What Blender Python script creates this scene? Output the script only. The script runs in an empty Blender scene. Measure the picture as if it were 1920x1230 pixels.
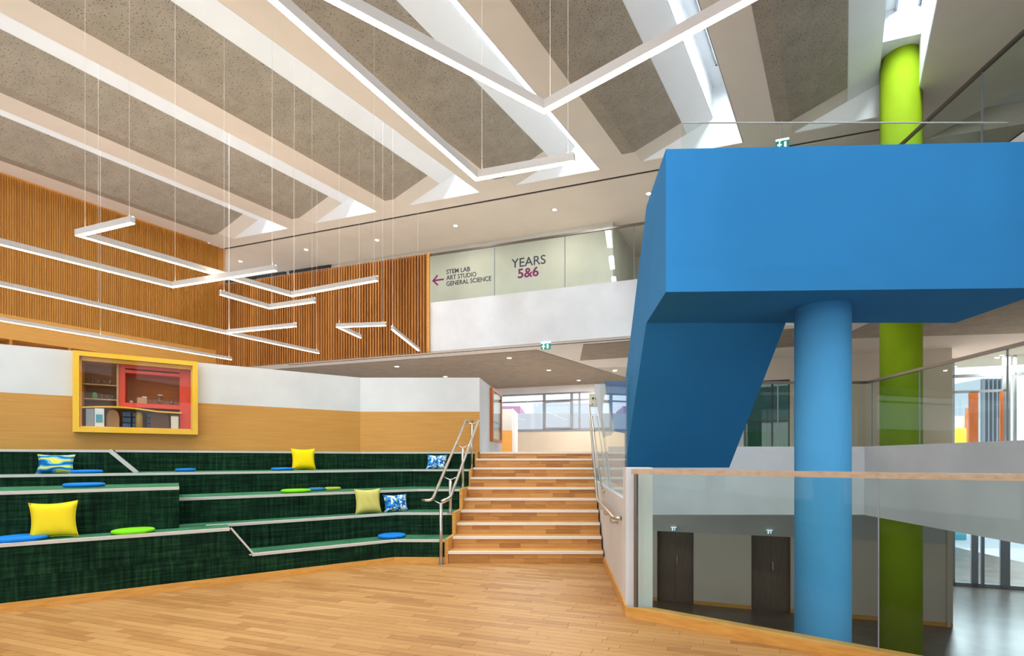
import bpy, bmesh, math, random
from mathutils import Vector, Matrix
random.seed(7)
R = math.radians
sc = bpy.context.scene
COL = sc.collection

# ---------------------------------------------------------------- camera, world, sun, exposure
EYE = 1.485            # camera height above the lounge floor
F = 950.0              # focal length in pixels of a 1920 px wide picture
CX, CY = 1051.0, 860.0
cam_d = bpy.data.cameras.new('camera'); cam = bpy.data.objects.new('camera', cam_d); COL.objects.link(cam)
cam.location = (0, 0, EYE); cam.rotation_euler = (R(90), 0, 0)
cam_d.sensor_width = 36; cam_d.sensor_fit = 'HORIZONTAL'; cam_d.lens = F / 1920 * 36
cam_d.shift_x = (960 - CX) / 1920; cam_d.shift_y = (CY - 615) / 1920
cam_d.clip_start = .05; cam_d.clip_end = 300
sc.camera = cam

W = bpy.data.worlds.new('world'); sc.world = W; W.use_nodes = True
bgn = W.node_tree.nodes['Background']
bgn.inputs[0].default_value = (.93, .97, 1.0, 1); bgn.inputs[1].default_value = 2.2
sc.view_settings.view_transform = 'Standard'; sc.view_settings.look = 'None'
sc.view_settings.gamma = 1; sc.view_settings.use_curve_mapping = False
sc.view_settings.exposure = -0.12
SKY_W = 500.0          # skylight daylight, W per skylight lamp
LED_E = 20.0; ADDED_UPLIGHT_E = 72.0  # glow of the bars, then of the uplight strips added on them
sc.cycles.max_bounces = 10; sc.cycles.transparent_max_bounces = 24
sc.cycles.sample_clamp_indirect = 4.0
sc.cycles.caustics_reflective = False; sc.cycles.caustics_refractive = False
sc.cycles.use_denoising = True

# ---------------------------------------------------------------- materials
def lin(c):
    return tuple(((v/255)/12.92 if v/255 <= .04045 else (((v/255)+.055)/1.055)**2.4) for v in c) + (1,)
MATS = {}
def mat(name, col, rough=.6, metal=0, spec=.5, emit=None, es=0, coat=0):
    m = bpy.data.materials.new(name); m.use_nodes = True
    b = m.node_tree.nodes['Principled BSDF']
    b.inputs['Base Color'].default_value = lin(col); b.inputs['Roughness'].default_value = rough
    b.inputs['Metallic'].default_value = metal; b.inputs['Specular IOR Level'].default_value = spec
    b.inputs['Coat Weight'].default_value = coat
    if emit:
        b.inputs['Emission Color'].default_value = lin(emit); b.inputs['Emission Strength'].default_value = es
    MATS[name] = m
    return m
def nt(m):
    return m.node_tree.nodes, m.node_tree.links, m.node_tree.nodes['Principled BSDF']
def ramp(n, stops):
    r = n.new('ShaderNodeValToRGB'); e = r.color_ramp.elements
    e[0].position = stops[0][0]; e[0].color = lin(stops[0][1])
    e[1].position = stops[-1][0]; e[1].color = lin(stops[-1][1])
    for p, c in stops[1:-1]:
        x = e.new(p); x.color = lin(c)
    return r
def mapped(n, l, scale, rot=(0,0,0), kind='Object'):
    t = n.new('ShaderNodeTexCoord'); mp = n.new('ShaderNodeMapping')
    mp.inputs['Scale'].default_value = scale; mp.inputs['Rotation'].default_value = rot
    l.new(t.outputs[kind], mp.inputs['Vector'])
    return mp
def noise(n, l, mp, scale, detail=4, rough=.55):
    x = n.new('ShaderNodeTexNoise'); x.inputs['Scale'].default_value = scale
    x.inputs['Detail'].default_value = detail; x.inputs['Roughness'].default_value = rough
    l.new(mp.outputs[0], x.inputs['Vector']); return x
def bump(n, l, b, src, strength, dist=.01):
    bp = n.new('ShaderNodeBump'); bp.inputs['Strength'].default_value = strength; bp.inputs['Distance'].default_value = dist
    l.new(src, bp.inputs['Height']); l.new(bp.outputs[0], b.inputs['Normal'])

def plaster(name, col, amount=.03):
    m = mat(name, col, .85, spec=.25); n, l, b = nt(m)
    mp = mapped(n, l, (1,1,1)); x = noise(n, l, mp, 1.3, 5)
    c0 = tuple(max(0, v*(1-amount)) for v in col); c1 = tuple(min(255, v*(1+amount)) for v in col)
    r = ramp(n, [(.3, c0), (.7, c1)]); l.new(x.outputs['Fac'], r.inputs[0]); l.new(r.outputs[0], b.inputs['Base Color'])
    y = noise(n, l, mp, 60, 3); bump(n, l, b, y.outputs['Fac'], .08, .002)
    return m
plaster('white_paint', (222, 221, 222)); plaster('ceiling_paint', (226, 214, 200), .015)
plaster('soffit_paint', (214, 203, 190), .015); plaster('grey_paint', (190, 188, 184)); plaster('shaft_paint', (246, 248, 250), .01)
plaster('back_wall_paint', (205, 203, 195)); plaster('blue_paint', (46, 130, 192), .02)
plaster('sky_blue_paint', (80, 160, 212), .02); plaster('green_paint', (134, 160, 6), .03)
plaster('beige_paint', (212, 200, 184), .02)

def wood(name, dark, mid, light, grain=(1, 14, 14), rough=.45, vary=.0, coat=0, scale=3.0, rot=0.0):
    m = mat(name, mid, rough, spec=.4, coat=coat); n, l, b = nt(m)
    mp = mapped(n, l, grain, (0, 0, rot)); 
    gi = n.new('ShaderNodeNewGeometry'); oi = n.new('ShaderNodeObjectInfo')
    add = n.new('ShaderNodeMath'); add.operation = 'ADD'
    l.new(gi.outputs['Random Per Island'], add.inputs[0]); l.new(oi.outputs['Random'], add.inputs[1])
    fr = n.new('ShaderNodeMath'); fr.operation = 'FRACT'; l.new(add.outputs[0], fr.inputs[0])
    off = n.new('ShaderNodeVectorMath'); off.operation = 'ADD'
    cmb = n.new('ShaderNodeCombineXYZ'); mul = n.new('ShaderNodeMath'); mul.operation = 'MULTIPLY'; mul.inputs[1].default_value = 37
    l.new(fr.outputs[0], mul.inputs[0]); l.new(mul.outputs[0], cmb.inputs[0]); l.new(mul.outputs[0], cmb.inputs[1])
    l.new(mp.outputs[0], off.inputs[0])
    if vary: l.new(cmb.outputs[0], off.inputs[1])
    x = n.new('ShaderNodeTexNoise'); x.inputs['Scale'].default_value = scale; x.inputs['Detail'].default_value = 6
    l.new(off.outputs[0], x.inputs['Vector'])
    mixv = n.new('ShaderNodeMix'); mixv.data_type = 'FLOAT'; mixv.inputs[0].default_value = vary
    l.new(x.outputs['Fac'], mixv.inputs[2]); l.new(fr.outputs[0], mixv.inputs[3])
    r = ramp(n, [(.2, dark), (.5, mid), (.82, light)]); l.new(mixv.outputs[0], r.inputs[0])
    l.new(r.outputs[0], b.inputs['Base Color']); bump(n, l, b, x.outputs['Fac'], .06, .002)
    return m
A1 = math.atan2(-.322, .947)
wood('floor_plank', (148, 98, 48), (182, 132, 76), (196, 150, 94), grain=(1.5, 26, 26), rough=.42, vary=.38, rot=-A1)
wood('stair_plank', (152, 98, 46), (190, 134, 72), (208, 156, 92), grain=(1.5, 20, 20), rough=.45, vary=.45)
wood('stair_tread_wood', (186, 130, 66), (206, 150, 82), (218, 166, 98), grain=(1.5, 16, 16), rough=.45)
wood('ochre_veneer', (192, 134, 58), (201, 143, 66), (209, 152, 75), grain=(1, 1, 22), rough=.5, scale=1.6)
wood('edge_wood', (196, 136, 58), (214, 156, 76), (224, 170, 92), grain=(2, 2, 12), rough=.45)
wood('amber_slat', (166, 106, 30), (178, 118, 38), (188, 128, 46), grain=(3, 3, 1), rough=.55, vary=.4)
wood('brown_slat', (152, 92, 38), (172, 108, 48), (188, 124, 60), grain=(3, 3, 1), rough=.55, vary=.5)
wood('cubby_wood', (170, 110, 40), (184, 122, 50), (198, 136, 62), grain=(1, 1, 8), rough=.55)
wood('door_wood', (82, 70, 60), (96, 84, 72), (108, 94, 82), grain=(8, 8, 1), rough=.5)
wood('orange_wood', (160, 78, 26), (182, 96, 38), (198, 112, 50), grain=(8, 8, 1), rough=.45)
wood('handrail_wood', (176, 146, 116), (196, 168, 140), (206, 180, 154), grain=(1, 10, 10), rough=.4)
mat('dark_backing', (44, 26, 12), .9); mat('gap_wood', (120, 84, 46), .8)

def carpet(name, dark, mid, light):
    m = mat(name, mid, .95, spec=.1); n, l, b = nt(m)
    m1 = mapped(n, l, (1.3, 1.3, 24)); a = noise(n, l, m1, 1.5, 6, .7)
    m2 = mapped(n, l, (20, 20, 1.3)); c = noise(n, l, m2, 1.5, 6, .7)
    mx = n.new('ShaderNodeMath'); mx.operation = 'ADD'; l.new(a.outputs['Fac'], mx.inputs[0]); l.new(c.outputs['Fac'], mx.inputs[1])
    hf = n.new('ShaderNodeMath'); hf.operation = 'MULTIPLY'; hf.inputs[1].default_value = .5; l.new(mx.outputs[0], hf.inputs[0])
    r = ramp(n, [(.38, dark), (.5, mid), (.63, light)]); l.new(hf.outputs[0], r.inputs[0]); l.new(r.outputs[0], b.inputs['Base Color'])
    bump(n, l, b, hf.outputs[0], .35, .004)
    return m
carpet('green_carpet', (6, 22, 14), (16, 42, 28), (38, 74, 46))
carpet('green_carpet_lit_top', (40, 86, 58), (56, 108, 74), (74, 126, 90))  # same carpet on tier tops, overhead light put into a lighter green

def acoustic(name, col):
    m = mat(name, col, .9, spec=.15); n, l, b = nt(m)
    mp = mapped(n, l, (1,1,1), kind='Object'); 
    v = n.new('ShaderNodeTexVoronoi'); v.inputs['Scale'].default_value = 30; v.feature = 'F1'
    l.new(mp.outputs[0], v.inputs['Vector'])
    hole = ramp(n, [(.0, (70, 62, 54)), (.17, (80, 72, 62)), (.23, col)]); l.new(v.outputs['Distance'], hole.inputs[0])
    y = noise(n, l, mp, 3, 5); r = ramp(n, [(.3, (232,232,232)), (.7, (255,255,255))]); l.new(y.outputs['Fac'], r.inputs[0])
    mx = n.new('ShaderNodeMix'); mx.data_type = 'RGBA'; mx.blend_type = 'MULTIPLY'; mx.inputs[0].default_value = 1
    l.new(hole.outputs[0], mx.inputs[6]); l.new(r.outputs[0], mx.inputs[7]); l.new(mx.outputs[2], b.inputs['Base Color'])
    return m
acoustic('acoustic_board', (168, 156, 140)); acoustic('acoustic_board_dark', (150, 134, 118))
mat('steel', (205, 198, 190), .28, 1.0); mat('rail_steel', (128, 118, 110), .35, 1.0)
mat('white_metal', (196, 188, 182), .55); mat('nosing_strip', (232, 222, 210), .6); mat('trim_alu', (206, 202, 196), .5)
mat('frame_grey', (140, 146, 156), .4, .3); mat('dark_frame', (56, 58, 62), .4, .2); mat('slot_black', (46, 40, 36), .9)
mat('led', (255, 246, 230), .5, emit=(255, 232, 200), es=LED_E); mat('downlight_glow', (255, 250, 240), .5, emit=(255, 240, 216), es=14)
mat('added_uplight_glow', (255, 246, 230), .5, emit=(255, 234, 208), es=ADDED_UPLIGHT_E); mat('cable', (225, 220, 210), .5)
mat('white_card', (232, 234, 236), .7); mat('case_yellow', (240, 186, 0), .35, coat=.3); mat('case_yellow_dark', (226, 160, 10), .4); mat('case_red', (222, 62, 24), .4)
mat('cushion_yellow', (236, 208, 40), .9, spec=.1); mat('cushion_lemon', (248, 214, 18), .9, spec=.1); mat('cushion_pale', (205, 196, 110), .9, spec=.1)
mat('pad_blue', (20, 120, 205), .8, spec=.2); mat('pad_green', (120, 205, 20), .8, spec=.2); mat('pad_teal', (30, 110, 150), .8); mat('pad_olive', (160, 170, 40), .8)
mat('print_dark', (52, 50, 62), .6); mat('print_purple', (118, 22, 84), .6); mat('sign_green', (20, 130, 110), .5, emit=(20,130,110), es=.5); mat('sign_white', (240, 245, 250), .5, emit=(225,235,255), es=1.0)
mat('cream', (226, 216, 196), .6); mat('tan', (190, 150, 104), .7); mat('brown', (104, 76, 52), .6); mat('box_blue', (70, 110, 160), .6); mat('box_grey', (150, 156, 166), .6)
mat('bottle_amber', (150, 120, 20), .2); mat('pink_render', (214, 160, 190), .8); mat('outside_grey', (206, 212, 220), .8); mat('outside_white', (240, 242, 246), .8); mat('foliage', (90, 150, 90), .9)
mat('teal_glazing', (60, 150, 165), .15); mat('paving', (200, 208, 220), .7); mat('yellow_panel', (240, 190, 20), .5); mat('black_lens', (30, 30, 34), .2)
m = mat('lower_floor', (112, 106, 102), .3, spec=.6); n, l, b = nt(m)
mp = mapped(n, l, (1,1,1)); x = noise(n, l, mp, 2.5, 6); r = ramp(n, [(.3, (84, 76, 70)), (.7, (112, 104, 98))]); l.new(x.outputs['Fac'], r.inputs[0]); l.new(r.outputs[0], b.inputs['Base Color'])

def glass(name, tint, ior=1.5, boost=1.0, rough=0.0):
    m = bpy.data.materials.new(name); m.use_nodes = True; n = m.node_tree.nodes; l = m.node_tree.links; n.clear()
    out = n.new('ShaderNodeOutputMaterial'); mix = n.new('ShaderNodeMixShader'); tr = n.new('ShaderNodeBsdfTransparent'); gl = n.new('ShaderNodeBsdfGlossy')
    fr = n.new('ShaderNodeFresnel'); fr.inputs[0].default_value = ior; gl.inputs['Roughness'].default_value = rough
    tr.inputs[0].default_value = lin(tint); gl.inputs[0].default_value = (1,1,1,1)
    mu = n.new('ShaderNodeMath'); mu.operation = 'MULTIPLY'; mu.inputs[1].default_value = boost; mu.use_clamp = True
    geo = n.new('ShaderNodeNewGeometry'); bf = n.new('ShaderNodeMath'); bf.operation = 'SUBTRACT'; bf.inputs[0].default_value = 1
    l.new(geo.outputs['Backfacing'], bf.inputs[1])
    mu2 = n.new('ShaderNodeMath'); mu2.operation = 'MULTIPLY'
    l.new(fr.outputs[0], mu.inputs[0]); l.new(mu.outputs[0], mu2.inputs[0]); l.new(bf.outputs[0], mu2.inputs[1])
    l.new(mu2.outputs[0], mix.inputs[0]); l.new(tr.outputs[0], mix.inputs[1]); l.new(gl.outputs[0], mix.inputs[2]); l.new(mix.outputs[0], out.inputs[0])
    MATS[name] = m
    return m
glass('clear_glass', (247, 251, 249), boost=.7); glass('green_glass', (243, 249, 246), boost=.5); glass('jar_glass', (226, 236, 232), boost=2)
glass('window_glass', (246, 250, 252), boost=1.0); glass('tinted_glass', (150, 190, 190), boost=2.0)
glass('case_glass', (252, 252, 252), boost=.6)

def pattern(name, kind):
    m = mat(name, (40, 130, 190), .9, spec=.1); n, l, b = nt(m)
    if kind == 'wave':
        mp = mapped(n, l, (5, 5, 8)); w = n.new('ShaderNodeTexWave'); w.bands_direction = 'Z'; w.inputs['Scale'].default_value = .5
        w.inputs['Distortion'].default_value = 9; w.inputs['Detail'].default_value = 1; w.inputs['Detail Scale'].default_value = 1.6
        l.new(mp.outputs[0], w.inputs['Vector']); src = w.outputs['Fac']
        st = [(0, (20, 96, 160)), (.2, (60, 150, 200)), (.38, (24, 120, 150)), (.52, (225, 235, 225)), (.62, (40, 140, 190)), (.8, (205, 210, 90)), (1, (30, 100, 160))]
    else:
        mp = mapped(n, l, (1,1,1)); nz = noise(n, l, mp, 14, 3)
        v = n.new('ShaderNodeTexVoronoi'); v.inputs['Scale'].default_value = 26; ad = n.new('ShaderNodeVectorMath'); ad.operation = 'MULTIPLY_ADD'
        ad.inputs[1].default_value = (.12, .12, .12); l.new(nz.outputs['Color'], ad.inputs[0]); l.new(mp.outputs[0], ad.inputs[2]); l.new(ad.outputs[0], v.inputs['Vector'])
        sep = n.new('ShaderNodeSeparateColor'); l.new(v.outputs['Color'], sep.inputs[0]); src = sep.outputs[0]
        st = [(0, (18, 84, 160)), (.25, (60, 150, 215)), (.45, (225, 235, 240)), (.6, (30, 110, 190)), (.75, (140, 180, 90)), (.85, (240, 245, 245)), (1, (20, 120, 160))]
    r = ramp(n, st); r.color_ramp.interpolation = 'CONSTANT'; l.new(src, r.inputs[0]); l.new(r.outputs[0], b.inputs['Base Color'])
pattern('wave_print', 'wave'); pattern('leaf_print', 'leaf')

# ---------------------------------------------------------------- helpers
WP = {}   # world position of each object's origin
def link(o, loc, parent=None):
    COL.objects.link(o); loc = Vector(loc); WP[o.name] = loc
    if parent: o.parent = parent; o.location = loc - WP[parent.name]
    else: o.location = loc
def obj(name, bm, m, parent=None, origin='centre', smooth=False, mats=None):
    bmesh.ops.recalc_face_normals(bm, faces=bm.faces)
    me = bpy.data.meshes.new(name)
    vs = [v.co for v in bm.verts]
    lo = Vector([min(v[i] for v in vs) for i in range(3)]); hi = Vector([max(v[i] for v in vs) for i in range(3)])
    c = (lo + hi) / 2
    if not parent: c.z = lo.z
    bmesh.ops.translate(bm, verts=bm.verts, vec=-c)
    if smooth:
        for f in bm.faces: f.smooth = True
    bm.to_mesh(me); bm.free()
    for mm in (mats or [m]): me.materials.append(MATS[mm])
    o = bpy.data.objects.new(name, me); link(o, c, parent)
    return o
def tag(o, label=None, cat=None, group=None, kind=None):
    if label: o['label'] = label
    if cat: o['category'] = cat
    if group: o['group'] = group
    if kind: o['kind'] = kind
    return o
def thing(name, loc, label, cat, group=None, kind=None):
    o = bpy.data.objects.new(name, None); o.empty_display_size = .1; link(o, loc); return tag(o, label, cat, group, kind)
def struct(name, label=None, cat=None, loc=(0,0,0)):
    return thing(name, loc, label, cat, kind='structure')
def hexa(bm, p):      # 8 points: bottom 4 (ccw), top 4
    v = [bm.verts.new(q) for q in p]
    fs = [(0,3,2,1), (4,5,6,7), (0,1,5,4), (1,2,6,5), (2,3,7,6), (3,0,4,7)]
    return [bm.faces.new([v[i] for i in f]) for f in fs]
def box(bm, x0, y0, z0, x1, y1, z1):
    return hexa(bm, [(x0,y0,z0),(x1,y0,z0),(x1,y1,z0),(x0,y1,z0),(x0,y0,z1),(x1,y0,z1),(x1,y1,z1),(x0,y1,z1)])
def prism(bm, pts, z0, z1):
    a = [bm.verts.new((p[0], p[1], z0)) for p in pts]; b_ = [bm.verts.new((p[0], p[1], z1)) for p in pts]
    n_ = len(pts); bm.faces.new(a[::-1]); bm.faces.new(b_)
    for i in range(n_): bm.faces.new((a[i], a[(i+1) % n_], b_[(i+1) % n_], b_[i]))
def extrude(bm, pts, vec):  # planar 3d polygon pushed along vec
    vec = Vector(vec); a = [bm.verts.new(p) for p in pts]; b_ = [bm.verts.new(Vector(p) + vec) for p in pts]
    n_ = len(pts); bm.faces.new(a[::-1]); bm.faces.new(b_)
    for i in range(n_): bm.faces.new((a[i], a[(i+1) % n_], b_[(i+1) % n_], b_[i]))
def bar(bm, a, b_, w, h, up=(0,0,1)):   # rectangular bar from a to b_ (centre line), w sideways, h along up
    a = Vector(a); b_ = Vector(b_); d = (b_-a).normalized(); up = Vector(up)
    s = d.cross(up).normalized(); u = s.cross(d).normalized()
    s *= w/2; u *= h/2
    hexa(bm, [a-s-u, a+s-u, b_+s-u, b_-s-u, a-s+u, a+s+u, b_+s+u, b_-s+u])
def tube(bm, pts, r, seg=10, cap=True):
    pts = [Vector(p) for p in pts]; rings = []; prev = None
    for i, p in enumerate(pts):
        d = (pts[min(i+1, len(pts)-1)] - pts[max(i-1, 0)]).normalized()
        if prev is None:
            ref = Vector((0,0,1)) if abs(d.z) < .9 else Vector((1,0,0)); s = d.cross(ref).normalized()
        else: s = (prev - d*prev.dot(d)).normalized()
        prev = s; t = d.cross(s)
        rings.append([bm.verts.new(p + (s*math.cos(a) + t*math.sin(a))*r) for a in [2*math.pi*k/seg for k in range(seg)]])
    for i in range(len(rings)-1):
        for k in range(seg): bm.faces.new((rings[i][k], rings[i][(k+1) % seg], rings[i+1][(k+1) % seg], rings[i+1][k]))
    if cap: bm.faces.new(rings[0][::-1]); bm.faces.new(rings[-1])
def bend(pts, r=.06, n_=5):   # rounds the corners of a polyline
    pts = [Vector(p) for p in pts]; out = [pts[0]]
    for i in range(1, len(pts)-1):
        a, c, b_ = pts[i-1], pts[i], pts[i+1]; da = (a-c); db = (b_-c); k = min(r, da.length*.45, db.length*.45)
        p0 = c + da.normalized()*k; p1 = c + db.normalized()*k
        for j in range(n_+1):
            t = j/n_; out.append(p0*(1-t)**2 + c*2*t*(1-t) + p1*t*t)
    return out + [pts[-1]]
def lathe(bm, prof, seg=24, c=(0,0,0)):
    rings = []
    for r_, z in prof:
        rings.append([bm.verts.new((c[0]+max(r_,1e-4)*math.cos(2*math.pi*k/seg), c[1]+max(r_,1e-4)*math.sin(2*math.pi*k/seg), c[2]+z)) for k in range(seg)])
    for i in range(len(rings)-1):
        for k in range(seg): bm.faces.new((rings[i][k], rings[i][(k+1) % seg], rings[i+1][(k+1) % seg], rings[i+1][k]))
    bm.faces.new(rings[0][::-1]); bm.faces.new(rings[-1])
BM = bmesh.new
def copy_tree(o, loc=None, parent=None):
    c = o.copy(); COL.objects.link(c); c.parent = parent
    if loc is not None: c.location = loc
    for ch in list(o.children): copy_tree(ch, None, c)
    return c
def onz(px, py, z):            # where the sight line of a measured point meets a level
    Y = (z-EYE)*F/(CY-py); return Vector(((px-CX)/F*Y, Y, z))
# building axes: D (along balconies and plank rows), Bm (along ceiling beams), E (along the slanting seats)
D = Vector((.947, -.322, 0)); ND = Vector((.322, .947, 0)); Bm = Vector((.488, .873, 0))
E = Vector((.796, .605, 0)); NE = Vector((-.605, .796, 0))
def onD(px, py, c):            # point on the vertical plane ND.P = c
    u = (px-CX)/F; Y = c/(ND.x*u+ND.y); return Vector((u*Y, Y, EYE+(CY-py)*Y/F))
def onE(px, py, c):
    u = (px-CX)/F; Y = c/(NE.x*u+NE.y); return Vector((u*Y, Y, EYE+(CY-py)*Y/F))
def pD(x, c, z=0): return Vector((x, (c-ND.x*x)/ND.y, z))
def pE(q, c, z=0): v = E*q + NE*c; return Vector((v.x, v.y, z))

Z1, Z2 = 1.615, 5.40          # upper levels: stair landing, balcony
ZC, ZS = 8.0, 4.27            # hall ceiling, ceiling under the balcony
ZL = -2.1                     # lower floor
WT = .09

# ================================================================ FLOOR of planks
KN = Vector((.567, .823)); KC = 4.267     # kerb line of the glass guard: KN.P = KC
def kerb(t, off=0): return Vector((.607+.823*t + KN.x*off, 4.766-.567*t + KN.y*off))
flo = struct('floor', 'pale oak strip floor of the lounge in front of the green tiers', 'floor')
base_poly = [(-12, -2.5), (-12, .2), (-7.2, 3.6), (-2.42, 7.25), (.62, 7.25), (.63, 4.8), tuple(kerb(7, .04)), (tuple(kerb(7, .04))[0], -2.5)]
bm = BM(); prism(bm, base_poly, -.35, -.012); obj('subfloor', bm, 'gap_wood', flo)
def clip(poly, n_, c):      # keep n.P <= c
    out = []
    for i in range(len(poly)):
        a, b_ = poly[i], poly[(i+1) % len(poly)]; da = n_[0]*a[0]+n_[1]*a[1]-c; db = n_[0]*b_[0]+n_[1]*b_[1]-c
        if da <= 0: out.append(a)
        if (da < 0 < db) or (db < 0 < da):
            t = da/(da-db); out.append((a[0]+(b_[0]-a[0])*t, a[1]+(b_[1]-a[1])*t))
    return out
PW, PL = .078, .62
pieces = []
for j in range(-32, 112):
    v0 = j*PW; off = random.random()*PL
    s = -16 + off
    while s < 6.5:
        L = PL*random.uniform(.8, 1.25)
        g = .0016
        q = [D*(s+g) + ND*(v0+g), D*(s+L-g) + ND*(v0+g), D*(s+L-g) + ND*(v0+PW-g), D*(s+g) + ND*(v0+PW-g)]
        q = [(p.x, p.y) for p in q]; s += L
        cy = sum(p[1] for p in q)/4; cx = sum(p[0] for p in q)/4
        if cy < 2.2 or cx < -1.75*cy - 1.5 or cy > 7.5: continue
        q = clip(q, (0, 1), 7.24); q = clip(q, (NE.x, NE.y), 7.19) if q else q
        if len(q) < 3: continue
        qa = clip(q, tuple(KN), KC+.02); qb = clip(clip(q, (-KN.x, -KN.y), -(KC+.02)), (1, 0), .62) if len(q) > 2 else []
        for poly in (qa, qb):
            if len(poly) >= 3:
                ar = abs(sum(poly[i][0]*poly[(i+1) % len(poly)][1]-poly[(i+1) % len(poly)][0]*poly[i][1] for i in range(len(poly))))/2
                if ar > .0008: pieces.append((cy, cx, ar, poly))
infr = [p for p in pieces if (p[1]/p[0]*F+CX > -40) and (CY+EYE*F/p[0]) < 1240 and (CX+p[1]/p[0]*F) < 1650]
infr.sort(key=lambda p: -p[2]/p[0]**3)
top = set(id(p) for p in infr[:300])
shared = {}
rest = BM()
for p in pieces:
    if id(p) in top:
        bm = BM(); prism(bm, p[3], -.012, 0)
        key = None
        if len(p[3]) == 4: 
            L = (Vector(p[3][1])-Vector(p[3][0])).length; key = round(L, 3)
        o = obj('plank', bm, 'floor_plank', flo)
    else: prism(rest, p[3], -.012, 0)
tag(obj('plank_field', rest, 'floor_plank', flo), kind='stuff')

# ================================================================ LOWER FLOOR, SLABS
lf = BM(); prism(lf, [(-2, 2), (16, 2), (16, 26), (-2, 26)], ZL-.2, ZL)
tag(obj('floor', lf, 'lower_floor'), 'dark polished floor of the storey below the glass guard', 'floor', kind='structure')
land = struct('floor', 'upper landing floor at the head of the wooden steps', 'floor')
bm = BM(); prism(bm, [(-1.66, 9.9), (.63, 9.9), (.63, 9.5), (5.72, 9.5), (5.72, -2), (16, -2), tuple(pD(16, 18.5)[:2]), tuple(pD(-18, 18.5)[:2]), (-18, 2.31), (-14, 2.31), (-3.9, 9.99)], .433, Z1)
obj('slab', bm, 'white_paint', land)
bm = BM(); box(bm, .9, 9.5, Z1, 5.82, 9.6, 1.712); obj('kerb', bm, 'white_paint', land)
bm = BM(); box(bm, 5.72, -2, Z1, 5.82, 9.5, 1.712); obj('kerb', bm, 'grey_paint', land)
bm = BM(); box(bm, 5.70, -2, .43, 5.72, 9.49, 1.713); obj('fascia', bm, 'white_paint', land)
bc = 11.39
slabp = [pD(-13.5, bc), pD(5.75, bc), Vector((5.75, -2, 0)), Vector((16, -2, 0)), pD(16, 18.5), pD(-13.5, 18.5)]
up = struct('floor', 'white edged balcony storey over the landing', 'floor')
bm = BM(); prism(bm, slabp, ZS, 5.54); obj('slab', bm, 'white_paint', up)
# soffit finishes under the balcony
bm = BM(); prism(bm, [pD(-13, bc+.02), pD(5.75, bc+.02), Vector((5.77, -1.9, 0)), Vector((15.9, -1.9, 0)), pD(15.9, 18.4), pD(-13, 18.4)], ZS-.03, ZS-.002); obj('soffit', bm, 'soffit_paint', up)
for a, b_, c0, c1 in ((-13, -.6, bc+.55, bc+6.6), (.55, 2.6, bc+.35, bc+2.2), (3.3, 5.2, bc+.35, bc+2.2)):
    q0 = pD(a, c0); q1 = pD(b_, c0); q2 = pD(b_+.488/.873*(c1-c0)*1.0, c1); q3 = pD(a, c1)
    bm = BM(); prism(bm, [q0, q1, q2, q3], ZS-.045, ZS-.028); obj('acoustic_board', bm, 'acoustic_board_dark', up)
bm = BM(); prism(bm, [(6.2, 7.2), (11, 5.4), (15, 9), (15, 10.4), (6.3, 11.6)], ZS-.045, ZS-.028); obj('acoustic_board', bm, 'acoustic_board', up)
bm = BM(); prism(bm, [pD(-8, bc+.12), pD(3, bc+.12), pD(3, bc+.17), pD(-8, bc+.17)], ZS-.034, ZS-.029); obj('linear_grille', bm, 'slot_black', up)

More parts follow.
